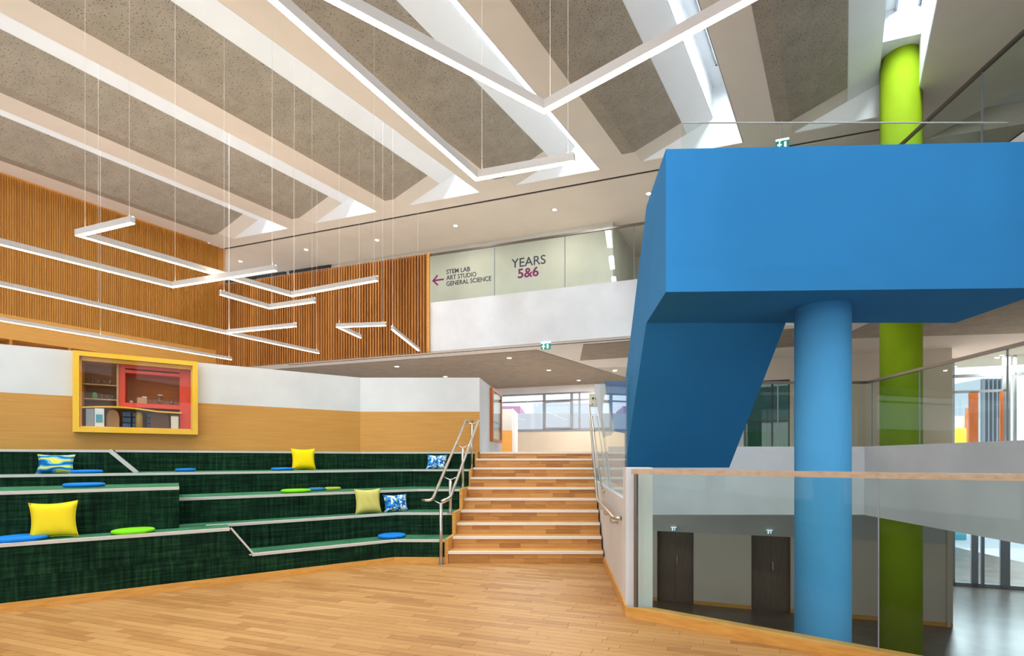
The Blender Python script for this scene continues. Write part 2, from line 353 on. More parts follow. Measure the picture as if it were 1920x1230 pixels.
# ================================================================ CEILING with beams, acoustic boards and skylights
ceil = struct('ceiling', 'hall ceiling of white beams with grey perforated boards and rooflight shafts', 'ceiling')
L5 = Vector((1.78, 11.13, 0)); TP = 3.03
def cp(n_, t, s, z):
    v = L5 + D*((n_-5)*TP + t) - Bm*s; return Vector((v.x, v.y, z))
ZT = 9.3
for n_ in range(0, 7):
    S = (cp(n_, 0, 0, 0).y + 2.5)/.873; S = min(S, 15.5)
    prof = [(-.92, ZC), (0, ZC), (1.49, 8.634), (1.49, ZT), (-.92, ZT)]
    bm = BM(); extrude(bm, [cp(n_, t, 0, z) for t, z in prof], -Bm*S); obj('beam', bm, 'ceiling_paint', ceil)
    # acoustic board: short flat strip then the inclined sheet
    s0 = .44; e = .012
    prof = [(-.265, ZC-e), (0, ZC-e), (.97, ZC+.425*.97-e), (.97, ZC+.425*.97+.002), (0, ZC+.002), (-.265, ZC+.002)]
    bm = BM(); extrude(bm, [cp(n_, t, s0, z) for t, z in prof], -Bm*(S-s0-.1)); obj('acoustic_board', bm, 'acoustic_board', ceil)
    bm = BM(); extrude(bm, [cp(n_, t, .001, z) for t, z in ((.975, ZC+.425*.975-.006), (1.492, ZC+.425*1.492-.006), (1.492, ZC+.425*1.492+.002), (.975, ZC+.425*.975+.002))], -Bm*(S-.02)); obj('reveal_painted_light', bm, 'shaft_paint', ceil)  # whiter sheet over the incline, skylight brightness put into its colour
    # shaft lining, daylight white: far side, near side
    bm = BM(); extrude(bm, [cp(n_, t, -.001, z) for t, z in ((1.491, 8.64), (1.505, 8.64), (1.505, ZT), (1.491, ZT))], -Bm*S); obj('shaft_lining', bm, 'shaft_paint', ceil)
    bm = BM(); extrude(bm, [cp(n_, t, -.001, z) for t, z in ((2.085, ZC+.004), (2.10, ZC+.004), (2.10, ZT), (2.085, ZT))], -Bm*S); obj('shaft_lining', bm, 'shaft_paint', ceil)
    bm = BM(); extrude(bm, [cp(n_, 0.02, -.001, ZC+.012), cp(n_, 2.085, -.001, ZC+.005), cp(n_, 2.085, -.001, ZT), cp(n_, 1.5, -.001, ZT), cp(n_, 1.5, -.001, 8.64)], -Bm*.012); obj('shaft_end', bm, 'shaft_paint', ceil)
    # shaft top with rooflights
    x0, x1 = 1.70, 2.07
    segs = []; s = .67
    while s < S-.5: segs.append((s, min(s+1.9, S-.1))); s += 2.2
    bm = BM(); extrude(bm, [cp(n_, 1.49, -.0, ZT-.02), cp(n_, x0, 0, ZT-.02), cp(n_, x0, 0, ZT+.1), cp(n_, 1.49, 0, ZT+.1)], -Bm*S)
    extrude(bm, [cp(n_, x1, 0, ZT-.02), cp(n_, 2.10, 0, ZT-.02), cp(n_, 2.10, 0, ZT+.1), cp(n_, x1, 0, ZT+.1)], -Bm*S)
    last = 0
    for a, b_ in segs + [(S, S)]:
        if a-last > .01: extrude(bm, [cp(n_, x0, last, ZT-.02), cp(n_, x1, last, ZT-.02), cp(n_, x1, last, ZT+.1), cp(n_, x0, last, ZT+.1)], -Bm*(a-last))
        last = b_
    tag(obj('shaft_roof', bm, 'shaft_paint', ceil), kind='stuff')
    for a, b_ in segs:
        fw = .035; bm = BM()
        for (t0, t1, u0, u1) in ((x0, x0+fw, a, b_), (x1-fw, x1, a, b_), (x0, x1, a, a+fw*1.3), (x0, x1, b_-fw, b_)):
            extrude(bm, [cp(n_, t0, u0, ZT-.07), cp(n_, t1, u0, ZT-.07), cp(n_, t1, u0, ZT+.03), cp(n_, t0, u0, ZT+.03)], -Bm*(u1-u0))
        fr = obj('rooflight_frame', bm, 'frame_grey', ceil)
        bm = BM(); extrude(bm, [cp(n_, x0+fw, a+fw, ZT+.0), cp(n_, x1-fw, a+fw, ZT+.0), cp(n_, x1-fw, a+fw, ZT+.01), cp(n_, x0+fw, a+fw, ZT+.01)], -Bm*(b_-a-2*fw)); obj('pane', bm, 'window_glass', fr)
        ld = bpy.data.lights.new('daylight', 'AREA'); ld.shape = 'RECTANGLE'; ld.size = (x1-x0)*.95; ld.size_y = b_-a; ld.energy = SKY_W*(b_-a)/1.9*.28; ld.color = (.90, .96, 1)
        lo = bpy.data.objects.new('daylight', ld); COL.objects.link(lo); lo.location = cp(n_, (x0+x1)/2, (a+b_)/2, ZT+.09)
        lo.rotation_euler = (0, 0, math.atan2(Bm.y, Bm.x)-math.pi/2)
# soffit beyond the shafts, split by the linear slot
cE, cS = ND.dot(L5), 11.55
right = [pD(10.3, cE), pD(10.3, cS-.025)]
bm = BM(); prism(bm, [pD(-13.6, cE), pD(6.9, cE), pD(6.9, cS-.045), pD(-13.6, cS-.045)], ZC, ZT+.1); obj('soffit', bm, 'ceiling_paint', ceil)
bm = BM(); prism(bm, [pD(-13.6, cS-.045), pD(6.9, cS-.045), pD(6.9, cS+.045), pD(-13.6, cS+.045)], ZC+.02, ZT); obj('air_slot', bm, 'slot_black', ceil)
bm = BM(); prism(bm, [pD(-13.6, cS+.045), pD(6.9, cS+.045), pD(9, 20), pD(-13.6, 20)], ZC, ZT+.1); obj('soffit', bm, 'ceiling_paint', ceil)
tr_ = cp(6, 2.10, 0, 0); 
RA = Vector((7.45, 10.35, 0)); RB = RA + Vector((.43, -.9, 0))*13.2
nearR = cp(6, 2.10, 13.5, 0)
bm = BM(); prism(bm, [(tr_.x, tr_.y), (nearR.x, nearR.y), (RB.x, RB.y), (RA.x, RA.y), tuple(pD(6.9, cE)[:2])], ZC, ZT+.1); obj('soffit', bm, 'ceiling_paint', ceil)
bm = BM(); prism(bm, [tuple(pD(6.9, cE)[:2]), (RA.x, RA.y), (9.2, 9.8), (9.2, 20), tuple(pD(6.9, 20)[:2])], ZC, ZT+.1); obj('soffit', bm, 'ceiling_paint', ceil)
bm = BM(); prism(bm, [(RA.x, RA.y), (RB.x, RB.y), (20, RB.y), (20, 16), (9.2, 16), (9.2, 9.8)], 8.45, ZT+.1); obj('soffit', bm, 'shaft_paint', ceil)
# box round the head of the green column
bm = BM(); prism(bm, [cp(6, 1.50, -.02, 0), cp(6, 2.10, -.02, 0), cp(6, 2.10, .95, 0), cp(6, 1.50, .95, 0)], 8.75, ZT); obj('column_casing', bm, 'white_paint', ceil)

# ================================================================ WALLS behind the camera and at the far right
wre = struct('wall_rear', 'white wall with tall window openings behind the viewer', 'wall')
for x0, x1, z0, z1 in [(-20, 16, -2.1, .5), (-20, 16, 3.6, 4.2), (-20, 16, 7.0, 8.2)] + [(-20+4.0*k, -19.4+4.0*k, .5, 3.6) for k in range(9)] + [(-20+4.0*k, -19.4+4.0*k, 4.2, 7.0) for k in range(9)]:
    bm = BM(); box(bm, x0, -2.8, z0, x1, -2.55, z1); obj('wall_panel', bm, 'white_paint', wre)
wsd = struct('wall_outer', 'white outer wall closing the right side of the hall', 'wall')
bm = BM(); box(bm, 16, -2.8, -2.1, 16.2, 12.2, 9.3); obj('wall_panel', bm, 'white_paint', wsd)
rc = struct('ceiling', 'plain roof slab above the right hand balcony', 'ceiling')
bm = BM(); box(bm, 9.2, 9.8, 8.45, 17, 16, 9.4); obj('roof_slab', bm, 'white_paint', rc)

# ================================================================ COLUMNS
def column(x, y, r_, z0, z1, m, label):
    bm = BM(); lathe(bm, [(r_, z0), (r_, z1)], 64, (x, y, 0)); 
    for f in bm.faces:
        if len(f.verts) == 4: f.smooth = True
    return tag(obj('column', bm, m), label, 'column')
column((1542-CX)/F*5.54, 5.54, .28, ZL, 3.14, 'sky_blue_paint', 'light blue round column holding up the blue stair box')
column((1689-CX)/F*9.2, 9.2, .329, ZL, 8.76, 'green_paint', 'lime green round column rising past the balconies to the ceiling')

# ================================================================ SLATTED WALL LEFT, SLATTED BALCONY SCREEN
CW = Vector((-10.53, 15.6, 0))
def lw(s, off, z): v = CW - Bm*s + Vector((.873, -.488, 0))*off; return Vector((v.x, v.y, z))
wl = struct('wall_left', 'tall amber timber wall of fine vertical slats with cubby holes', 'wall')
def lwbox(bm, s0, s1, o0, o1, z0, z1):
    hexa(bm, [lw(s0, o0, z0), lw(s0, o1, z0), lw(s1, o1, z0), lw(s1, o0, z0), lw(s0, o0, z1), lw(s0, o1, z1), lw(s1, o1, z1), lw(s1, o0, z1)])
bm = BM(); lwbox(bm, -.2, 21.3, -.7, -.02, 4.8, ZC+.2); lwbox(bm, -.2, 21.3, -.7, -.45, Z1, 4.8); obj('backing', bm, 'cubby_wood', wl)
bm = BM(); s = .0
while s < 21.2: lwbox(bm, s, s+.026, -.02, .0, 4.8, ZC); s += .042
tag(obj('fine_slats', bm, 'amber_slat', wl), kind='stuff')
bm = BM(); lwbox(bm, 0, 21.3, -.45, .01, 4.24, 4.8); obj('plain_band', bm, 'ochre_veneer', wl)
for k in range(20):
    s = .35+k*1.02
    bm = BM(); lwbox(bm, s, s+.05, -.45, -.0, Z1, 4.24); obj('divider', bm, 'cubby_wood', wl)
bm = BM(); lwbox(bm, 0, 21.3, -.45, -.01, 3.3, 3.34); obj('shelf', bm, 'cubby_wood', wl)

scr = thing('slatted_screen', pD(-7, bc, 4.3), 'brown timber slat screen hung in front of the balcony, left of the lettered glass', 'screen')
P0 = onD(803, 480, bc)
bm = BM(); prism(bm, [pD(-10.85, bc-.02), pD(P0.x, bc-.02), pD(P0.x, bc+.0), pD(-10.85, bc+.0)], ZS-.02, 6.80); obj('backing', bm, 'dark_backing', scr)
Ln = (pD(-10.7, bc)-pD(P0.x, bc)).length; ns = int(Ln/.088)
bm = BM(); c0 = pD(P0.x, bc-.09)
def slat_mesh():
    bm = BM(); hexa(bm, [Vector((0,0,0)), D*.037, D*.037+ND*.07, ND*.07, Vector((0,0,2.56)), D*.037+Vector((0,0,2.56)), D*.037+ND*.07+Vector((0,0,2.56)), ND*.07+Vector((0,0,2.56))])
    me = bpy.data.meshes.new('slat'); bmesh.ops.recalc_face_normals(bm, faces=bm.faces); bm.to_mesh(me); bm.free(); me.materials.append(MATS['brown_slat']); return me
sm_ = slat_mesh()
for k in range(ns):
    p = pD(P0.x, bc-.09, 4.24) - D*(.042 + k*.088)
    o = bpy.data.objects.new('slat', sm_); link(o, p, scr)
bm = BM(); prism(bm, [pD(P0.x, bc-.1), pD(P0.x+.05, bc-.1), pD(P0.x+.05, bc+.02), pD(P0.x, bc+.02)], 4.24, 6.82); obj('end_post', bm, 'edge_wood', scr)
tag(bm and scr, None)

# upper back wall behind the glass, windows above the screen
BW = 13.66
wb = struct('wall_back', 'grey white wall behind the lettered balcony glass', 'wall')
bm = BM(); q = onD(1149, 420, BW)
prism(bm, [pD(-13.6, BW), pD(q.x, BW), q+Vector((.9, 2.2, 0)), q+Vector((.75, 2.3, 0)), pD(q.x-.1, BW+.15), pD(-13.6, BW+.15)], 5.54, ZC+.05); obj('wall_panel', bm, 'back_wall_paint', wb)
bm = BM(); prism(bm, [pD(q.x-1, 16.3), pD(17, 16.3), pD(17, 16.5), pD(q.x-1, 16.5)], 5.54, ZC+.05); obj('wall_panel', bm, 'beige_paint', wb)
for i, (x0, x1) in enumerate(((410, 476), (478, 536), (543, 620))):
    a = onD(x0, 0, BW-.03); b_ = onD(x1, 0, BW-.03)
    w = tag(thing('window_%d' % (i+1), (a.x, a.y, 6.4), None, None), kind='structure')
    t_ = (b_-a).normalized()
    bm = BM(); zt = 7.95; zb = 6.3
    for p, r_ in (((a.x, a.y), (a+t_*.07)), ((b_-t_*.07), (b_.x, b_.y))):
        prism(bm, [(p[0], p[1]), (r_[0], r_[1]), (r_[0]+.02, r_[1]+.06), (p[0]+.02, p[1]+.06)], zb, zt)
    bar(bm, (a.x, a.y, zt), (b_.x, b_.y, zt), .06, .08)
    obj('frame', bm, 'dark_frame', w)
    bm = BM(); prism(bm, [(a.x, a.y), (b_.x, b_.y), (b_.x+.01, b_.y+.02), (a.x+.01, a.y+.02)], zb, zt); obj('pane', bm, 'frame_grey', w)

# ================================================================ TIMBER STEPS
ST = thing('staircase', (-.5, 7.2, 0), 'wide timber steps with pale nosing strips up to the landing', 'stairs')
XL, XR = -1.595, .606
NY = [7.2+.298*i for i in range(10)]
NZ = [.165*(i+1) for i in range(9)] + [Z1]
for i in range(10):
    y = NY[i]; z1 = NZ[i]; z0 = 0 if i == 0 else NZ[i-1]
    yb = NY[i+1] if i < 9 else 9.95
    bm = BM(); box(bm, XL, y+.02, max(0, z0-.2), XR, yb+.04, z1-.03); obj('step_core', bm, 'gap_wood', ST)
    bm = BM(); box(bm, XL, y+.012, z1-.03, XR, yb+.03, z1); obj('tread', bm, 'stair_tread_wood', ST)
    bm = BM(); box(bm, XL, y-.012, z1-.034, XR, y+.035, z1+.003); obj('nosing', bm, 'nosing_strip', ST)
    rows = 2; h = (z1-.034-z0)/rows
    for k in range(rows):
        x = XL; first = True
        while x < XR-.01:
            L = random.uniform(.22, .6) if not first else random.uniform(.1, .5); first = False
            x1 = min(XR, x+L)
            if XR-x1 < .08: x1 = XR
            bm = BM(); box(bm, x+.0012, y+.004, z0+k*h+.001, x1-.0012, y+.022, z0+(k+1)*h-.001); obj('riser_plank', bm, 'stair_plank', ST); x = x1

# ================================================================ GREEN AMPHITHEATRE SEATING
AM = thing('tiered_seating', pE(2, 8.5, 0), 'dark green carpeted tiers of bench seating with white edge strips', 'seating')
XE = -1.645; QL = -5.6
TI = [(7.16, 7.20, .33), (7.62, 7.70, .66), (7.98, 8.25, .985), (8.85, 9.10, 1.29), (10.05, 9.72, 1.612)]
WC, WD = 10.22, 9.87
def kink(c, d): return -(c-.796*d)/.605
def tline(c, d, q0=QL, x1=XE): return [pE(q0, c), Vector((kink(c, d), d, 0)), Vector((x1, d, 0))]
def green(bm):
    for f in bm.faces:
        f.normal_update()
        f.material_index = 1 if f.normal.z > .7 else 0  # upward faces get the green with light painted in
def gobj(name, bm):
    bmesh.ops.recalc_face_normals(bm, faces=bm.faces); green(bm); return obj(name, bm, None, AM, mats=['green_carpet', 'green_carpet_lit_top'])
bk = tline(WC, WD)
zprev = 0
def strip(pts, z, name='edge_strip', h=.03, w=.04):     # white nosing along a polyline (front face line), top at z
    for i in range(len(pts)-1):
        a, b_ = pts[i], pts[i+1]; d = (b_-a).normalized(); nb = Vector((-d.y, d.x, 0))
        bm = BM(); p = [a-nb*.006, b_-nb*.006, b_+nb*w, a+nb*w]
        prism(bm, [(q.x, q.y) for q in p], z-h, z+.004); obj(name, bm, 'trim_alu', AM)
for i, (c, d, z) in enumerate(TI):
    f = tline(c, d); bm = BM()
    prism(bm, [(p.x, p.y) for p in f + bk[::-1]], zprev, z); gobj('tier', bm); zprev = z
    q0 = QL
    if i == 0: q0 = .741
    if i == 1: q0 = .30
    if i == 2: q0 = .036
    if i == 4: q0 = -.72
    ff = tline(c, d, q0); strip(ff, z)
# raised block at the left front, with a sloping right-hand end
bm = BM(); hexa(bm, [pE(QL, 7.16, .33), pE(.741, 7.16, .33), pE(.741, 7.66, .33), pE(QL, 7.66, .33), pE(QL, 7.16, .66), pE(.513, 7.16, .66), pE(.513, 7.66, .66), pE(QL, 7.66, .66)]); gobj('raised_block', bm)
strip([pE(QL, 7.16), pE(.513, 7.16)], .66)
bm = BM(); bar(bm, pE(.513, 7.175, .652), pE(.741, 7.175, .322), .05, .028, NE); obj('edge_strip', bm, 'trim_alu', AM)
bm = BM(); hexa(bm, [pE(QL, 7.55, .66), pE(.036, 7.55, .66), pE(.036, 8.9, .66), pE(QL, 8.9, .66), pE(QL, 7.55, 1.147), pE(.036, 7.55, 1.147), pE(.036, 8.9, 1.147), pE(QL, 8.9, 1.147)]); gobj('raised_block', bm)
strip([pE(QL, 7.55), pE(.036, 7.55)], 1.147)
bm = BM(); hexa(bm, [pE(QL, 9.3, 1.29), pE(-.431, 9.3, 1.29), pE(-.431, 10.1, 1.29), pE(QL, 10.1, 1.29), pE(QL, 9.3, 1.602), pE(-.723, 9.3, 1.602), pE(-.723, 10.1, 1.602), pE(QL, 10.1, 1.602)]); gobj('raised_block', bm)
strip([pE(QL, 9.3), pE(-.723, 9.3)], 1.602)
bm = BM(); bar(bm, pE(-.723, 9.31, 1.60), pE(-.431, 9.31, 1.285), .05, .03, NE); obj('edge_strip', bm, 'trim_alu', AM)
# timber end cheek and skirting
prev = 0
for i, (c, d, z) in enumerate(TI):
    nx = TI[i+1][1] if i < 4 else 9.95
    bm = BM(); box(bm, XE, d-.012, 0, XL-.002, nx+.0, z+.012); obj('end_cheek', bm, 'edge_wood', AM)
fl = tline(7.16, 7.20)
for i in range(2):
    a, b_ = fl[i], fl[i+1]; dd = (b_-a).normalized(); nb = Vector((-dd.y, dd.x, 0))
    bm = BM(); prism(bm, [(q.x, q.y) for q in (a-nb*.022, b_-nb*.022, b_+nb*.0, a+nb*.0)], 0, .088); obj('skirting', bm, 'edge_wood', AM)

# ================================================================ LOW PARTITION behind the seating
wp = struct('wall_amphitheatre', 'low partition, white above ochre veneer, with the yellow case set in it', 'wall')
ZB, ZTOP = 2.40, 3.064
kx = kink(WC, WD)
def wq(q0, q1, z0, z1, m, th=.12, nm='wall_panel'):
    bm = BM(); a, b_, c_, d_ = pE(q0, WC), pE(q1, WC), pE(q1, WC+th), pE(q0, WC+th); prism(bm, [(p.x, p.y) for p in (a, b_, c_, d_)], z0, z1); obj(nm, bm, m, wp)
QK = E.x*kx + E.y*WD
CQ0, CQ1, CZ0, CZ1 = -1.182, .289, 1.873, 3.052       # yellow case
for q0, q1 in ((QL-1, CQ0+.05), (CQ1-.05, QK)):
    wq(q0, q1, ZB, ZTOP, 'white_paint'); wq(q0, q1, 1.5, ZB, 'ochre_veneer')
wq(CQ0+.05, CQ1-.05, 1.5, CZ0+.05, 'ochre_veneer'); wq(CQ0+.05, CQ1-.05, CZ1-.03, ZTOP, 'white_paint')
bm = BM(); box(bm, kx, WD, ZB, -1.58, WD+.12, ZTOP); obj('wall_panel', bm, 'white_paint', wp)
bm = BM(); box(bm, kx, WD, 1.5, -1.58, WD+.12, ZB); obj('wall_panel', bm, 'ochre_veneer', wp)
bm = BM(); prism(bm, [(-1.60, 9.9), (-1.578, 9.9), (-1.46, 12.5), (-1.60, 12.5)], Z1, ZTOP); obj('wall_return', bm, 'white_paint', wp)

# ---- yellow framed display case
CF = 10.08
case = thing('display_case', pE(-.45, CF, CZ0), 'yellow framed glass display case set in the low wall', 'display case')
def cbox(name, q0, q1, c0, c1, z0, z1, m, parent=case):
    bm = BM(); hexa(bm, [pE(q0, c0, z0), pE(q1, c0, z0), pE(q1, c1, z0), pE(q0, c1, z0), pE(q0, c0, z1), pE(q1, c0, z1), pE(q1, c1, z1), pE(q0, c1, z1)])
    return obj(name, bm, m, parent)
CWD, CH = CQ1-CQ0, CZ1-CZ0
def fq(f): return CQ0+CWD*f
def fz(f): return CZ1-CH*f
fw = .07
cbox('frame_bar', CQ0, CQ1, CF, WC+.0, CZ1-fw, CZ1, 'case_yellow'); cbox('frame_bar', CQ0, CQ1, CF, WC, CZ0, CZ0+fw, 'case_yellow')
cbox('frame_bar', CQ0, CQ0+fw, CF, WC, CZ0+fw, CZ1-fw, 'case_yellow'); cbox('frame_bar', CQ1-fw, CQ1, CF, WC, CZ0+fw, CZ1-fw, 'case_yellow')
g0, g1 = CF+.03, WC+.45
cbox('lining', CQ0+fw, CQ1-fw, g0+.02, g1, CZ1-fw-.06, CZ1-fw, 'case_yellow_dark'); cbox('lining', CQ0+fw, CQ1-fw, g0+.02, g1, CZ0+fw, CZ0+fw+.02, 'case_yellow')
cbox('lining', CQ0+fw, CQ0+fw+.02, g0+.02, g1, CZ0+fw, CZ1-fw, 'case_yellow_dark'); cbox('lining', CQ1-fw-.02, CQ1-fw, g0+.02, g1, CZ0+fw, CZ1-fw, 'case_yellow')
cbox('back_panel', CQ0+fw, CQ1-fw, g1, g1+.02, CZ0, CZ1, 'cubby_wood')
cbox('glass_pane', CQ0+fw, CQ1-fw, g0, g0+.008, CZ0+fw, CZ1-fw, 'case_glass')
ZSH = fz(.655)
for f in (.38, .565): cbox('shelf', CQ0+fw+.02, fq(.32), g0+.14, g1, fz(f)-.014, fz(f), 'tan')
cbox('upright', fq(.32), fq(.335), g0+.10, g1, ZSH, CZ1-fw-.05, 'tan')
cbox('red_panel', fq(.335), fq(.385), g0+.12, g1, ZSH, CZ1-fw-.05, 'case_red'); cbox('red_panel', fq(.84), CQ1-fw-.02, g0+.16, g1, CZ0+fw, CZ1-fw-.05, 'case_red')
cbox('red_panel', fq(.385), fq(.84), g0+.12, g1, ZSH, fz(.60), 'case_red'); cbox('red_panel', fq(.385), fq(.84), g0+.12, g1, fz(.21), fz(.17), 'case_red')
cbox('red_panel', fq(.385), fq(.84), g0+.12, g1, fz(.15), CZ1-fw-.05, 'case_red')
# curved yellow shelf
bm = BM(); N = 16
for k in range(N):
    f0, f1 = k/N, (k+1)/N
    zf = lambda f: ZSH - .03 + .035*math.sin(math.pi*min(1, f*1.35)) - .02*f
    qa, qb = fq(.06+.80*f0), fq(.06+.80*f1)
    hexa(bm, [pE(qa, g0+.05, zf(f0)-.022), pE(qb, g0+.05, zf(f1)-.022), pE(qb, g1, zf(f1)-.022), pE(qa, g1, zf(f0)-.022), pE(qa, g0+.05, zf(f0)), pE(qb, g0+.05, zf(f1)), pE(qb, g1, zf(f1)), pE(qa, g1, zf(f0))])
obj('curved_shelf', bm, 'case_yellow', case)
zb = CZ0+fw+.021
def jar(p, r_, h, m, label, grp=None, lid=None, name='jar', cat='jar'):
    bm = BM(); lathe(bm, [(r_*.7, 0), (r_, h*.06), (r_, h*.75), (r_*.8, h*.86), (r_*.8, h)], 16, p)
    j = obj(name, bm, m, smooth=True); tag(j, label, cat, grp)
    if lid:
        bm = BM(); lathe(bm, [(r_*.85, h), (r_*.85, h*1.08)], 16, p); obj('lid', bm, lid, j)
    return j
for k in range(4):
    jar(pE(fq(.13+.045*k), g0+.22, fz(.38)), .021, .085, 'jar_glass', 'clear drinking glass, %s on the top shelf of the yellow case' % ('leftmost', 'second from the left', 'third from the left', 'rightmost')[k], 'glasses on the top shelf of the yellow case', name='drinking_glass', cat='glass')
jar(pE(fq(.145), g0+.22, fz(.565)), .03, .10, 'foliage', 'green pointed glass on the second shelf of the yellow case', name='drinking_glass', cat='glass')
for k in range(3):
    jar(pE(fq(.20+.042*k), g0+.22, fz(.565)), .02, .075, 'jar_glass', 'clear drinking glass, %s of three right of the green glass' % ('leftmost', 'middle', 'rightmost')[k], 'glasses on the second shelf of the yellow case', name='drinking_glass', cat='glass')
zr = fz(.60)+.001
jar(pE(fq(.43), g0+.24, zr), .022, .045, 'cream', 'smallest cream pot in the red box of the yellow case', name='pot', cat='pot')
b1 = cbox('carton', fq(.48), fq(.56), g0+.20, g0+.30, zr, zr+.10, 'tan', None); tag(b1, 'tan carton with white flap in the red box of the yellow case', 'box'); cbox('flap', fq(.52), fq(.56), g0+.195, g0+.30, zr+.10, zr+.115, 'white_card', b1)
jar(pE(fq(.67), g0+.24, zr), .038, .15, 'jar_glass', 'tall glass jar with white lid in the red box of the yellow case', lid='white_card')
jar(pE(fq(.77), g0+.24, zr), .034, .09, 'jar_glass', 'short glass jar without a lid at the right of the red box')
t = tag(cbox('carton', fq(.09), fq(.15), g0+.06, g0+.16, zb, zb+.26, 'box_grey', None), 'grey folder box at the left foot of the yellow case', 'box')
t = tag(cbox('book', fq(.155), fq(.225), g0+.05, g0+.12, zb, zb+.27, 'white_card', None), 'white and blue picture book standing in the yellow case', 'book'); cbox('cover_print', fq(.165), fq(.215), g0+.045, g0+.05, zb+.06, zb+.18, 'teal_glazing', t)
def seatback(q, w, h, m, label):
    bm = BM(); pts = [pE(q-w/2, g0+.2, zb), pE(q+w/2, g0+.2, zb)]
    for k in range(13):
        a = math.pi*k/12; pts.append(pE(q+w/2*math.cos(a), g0+.2, zb+h*.55+h*.45*math.sin(a)))
    extrude(bm, pts, NE*.05); t = tag(obj('chair_back', bm, m), label, 'chair'); return t
seatback(fq(.285), .15, .27, 'tan', 'tan rounded chair back seen at the left foot of the yellow case')
seatback(fq(.67), .24, .27, 'brown', 'brown rounded chair back seen low in the yellow case')
for k, f in enumerate((.36, .44, .56)):
    for j in range(3):
        tag(cbox('storage_tray', fq(f), fq(f+.065), g0+.26, g0+.40, zb+j*.088, zb+j*.088+.07, 'box_blue', None), ('%s blue tray in the %s stack low in the yellow case' % (('lowest', 'middle', 'topmost')[j], ('left', 'second', 'right')[k])), 'tray')
jar(pE(fq(.50), g0+.12, zb), .045, .24, 'bottle_amber', 'amber bottle standing low in the yellow case', name='bottle', cat='bottle')
t = tag(cbox('canister', fq(.765), fq(.83), g0+.05, g0+.14, zb, zb+.19, 'cream', None), 'cream square canister at the right foot of the yellow case', 'canister'); cbox('lid', fq(.765), fq(.83), g0+.05, g0+.14, zb+.19, zb+.205, 'tan', t)

# ---- orange framed case on the return wall
def rw(d, off, z):   # distance along the return wall by depth
    x = -1.578+(d-9.9)*.0454; return Vector((x+off, d, z))
oc = thing('display_case', rw(11.5, 0, 1.85), 'orange timber framed display case on the side of the low wall by the steps', 'display case')
def rbox(nm, d0, d1, o0, o1, z0, z1, m):
    bm = BM(); hexa(bm, [rw(d0, o0, z0), rw(d0, o1, z0), rw(d1, o1, z0), rw(d1, o0, z0), rw(d0, o0, z1), rw(d0, o1, z1), rw(d1, o1, z1), rw(d1, o0, z1)]); return obj(nm, bm, m, oc)
rbox('frame_bar', 10.95, 12.2, 0, .07, 2.97, 3.03, 'orange_wood'); rbox('frame_bar', 10.95, 12.2, 0, .07, 1.86, 1.92, 'orange_wood')
rbox('frame_bar', 10.95, 11.05, 0, .07, 1.92, 2.97, 'orange_wood'); rbox('frame_bar', 12.1, 12.2, 0, .07, 1.92, 2.97, 'orange_wood')
rbox('back_panel', 11.05, 12.1, 0, .01, 1.92, 2.97, 'cream'); rbox('glass_pane', 11.05, 12.1, .05, .056, 1.92, 2.97, 'clear_glass'); rbox('shelf', 11.05, 12.1, .01, .045, 2.3, 2.32, 'box_blue')

# ================================================================ LANDING BEYOND THE STEPS
WBK = ND.dot(onz(1017, 725, 4.27)); 
wl2 = struct('wall_far', 'pale wall with a strip of windows beyond the landing', 'wall')
def far(px): return onD(px, 0, WBK)
xa, xb = far(880).x - 12, far(1300).x
a, b_ = pD(xa, WBK), pD(xb, WBK)
zw0, zw1 = EYE+(860-807.5)*19.7/F, EYE+(860-738)*19.7/F
bm = BM(); prism(bm, [pD(xa, WBK), pD(xb, WBK), pD(xb, WBK+.2), pD(xa, WBK+.2)], Z1, zw0); obj('wall_panel', bm, 'beige_paint', wl2)
bm = BM(); prism(bm, [pD(xa, WBK), pD(xb, WBK), pD(xb, WBK+.2), pD(xa, WBK+.2)], zw1, ZS); obj('wall_panel', bm, 'white_paint', wl2)
bm = BM(); prism(bm, [pD(xa, WBK-.03), pD(xb, WBK-.03), pD(xb, WBK), pD(xa, WBK)], zw0-.03, zw0); obj('sill', bm, 'frame_grey', wl2)
win = thing('window_4', (far(1000).x, far(1000).y, zw0), None, None, kind='structure')
def vbar(px, w, z0=None, z1=None, m='frame_grey', par=None, c=WBK, dp=.07):
    p = onD(px, 0, c); bm = BM(); prism(bm, [(q.x, q.y) for q in (p-D*w/2, p+D*w/2, p+D*w/2+ND*dp, p-D*w/2+ND*dp)], z0 or zw0, z1 or zw1); return obj('mullion', bm, m, par or win)
for px, w in ((820, .08), (1020, .11), (1071.5, .10), (1086, .06), (1160, .08)): vbar(px, w)
zt_ = EYE+(860-752.5)*19.7/F
def hbar(px0, px1, z, h, m='frame_grey', par=None, c=WBK, nm='transom', dp=.07):
    p, q = onD(px0, 0, c), onD(px1, 0, c); bm = BM(); prism(bm, [(v.x, v.y) for v in (p, q, q+ND*dp, p+ND*dp)], z-h/2, z+h/2); return obj(nm, bm, m, par or win)
hbar(820, 1160, zt_, .06); hbar(820, 1160, zw1-.03, .06); hbar(820, 1160, zw0+.03, .06)
hbar(1023, 1069, zt_-.03, .10, nm='casement_frame'); hbar(1023, 1069, zw0+.06, .10, nm='casement_frame')
bm = BM(); p, q = onD(820, 0, WBK+.03), onD(1160, 0, WBK+.03); prism(bm, [(v.x, v.y) for v in (p, q, q+ND*.01, p+ND*.01)], zw0, zw1); obj('pane', bm, 'window_glass', win)
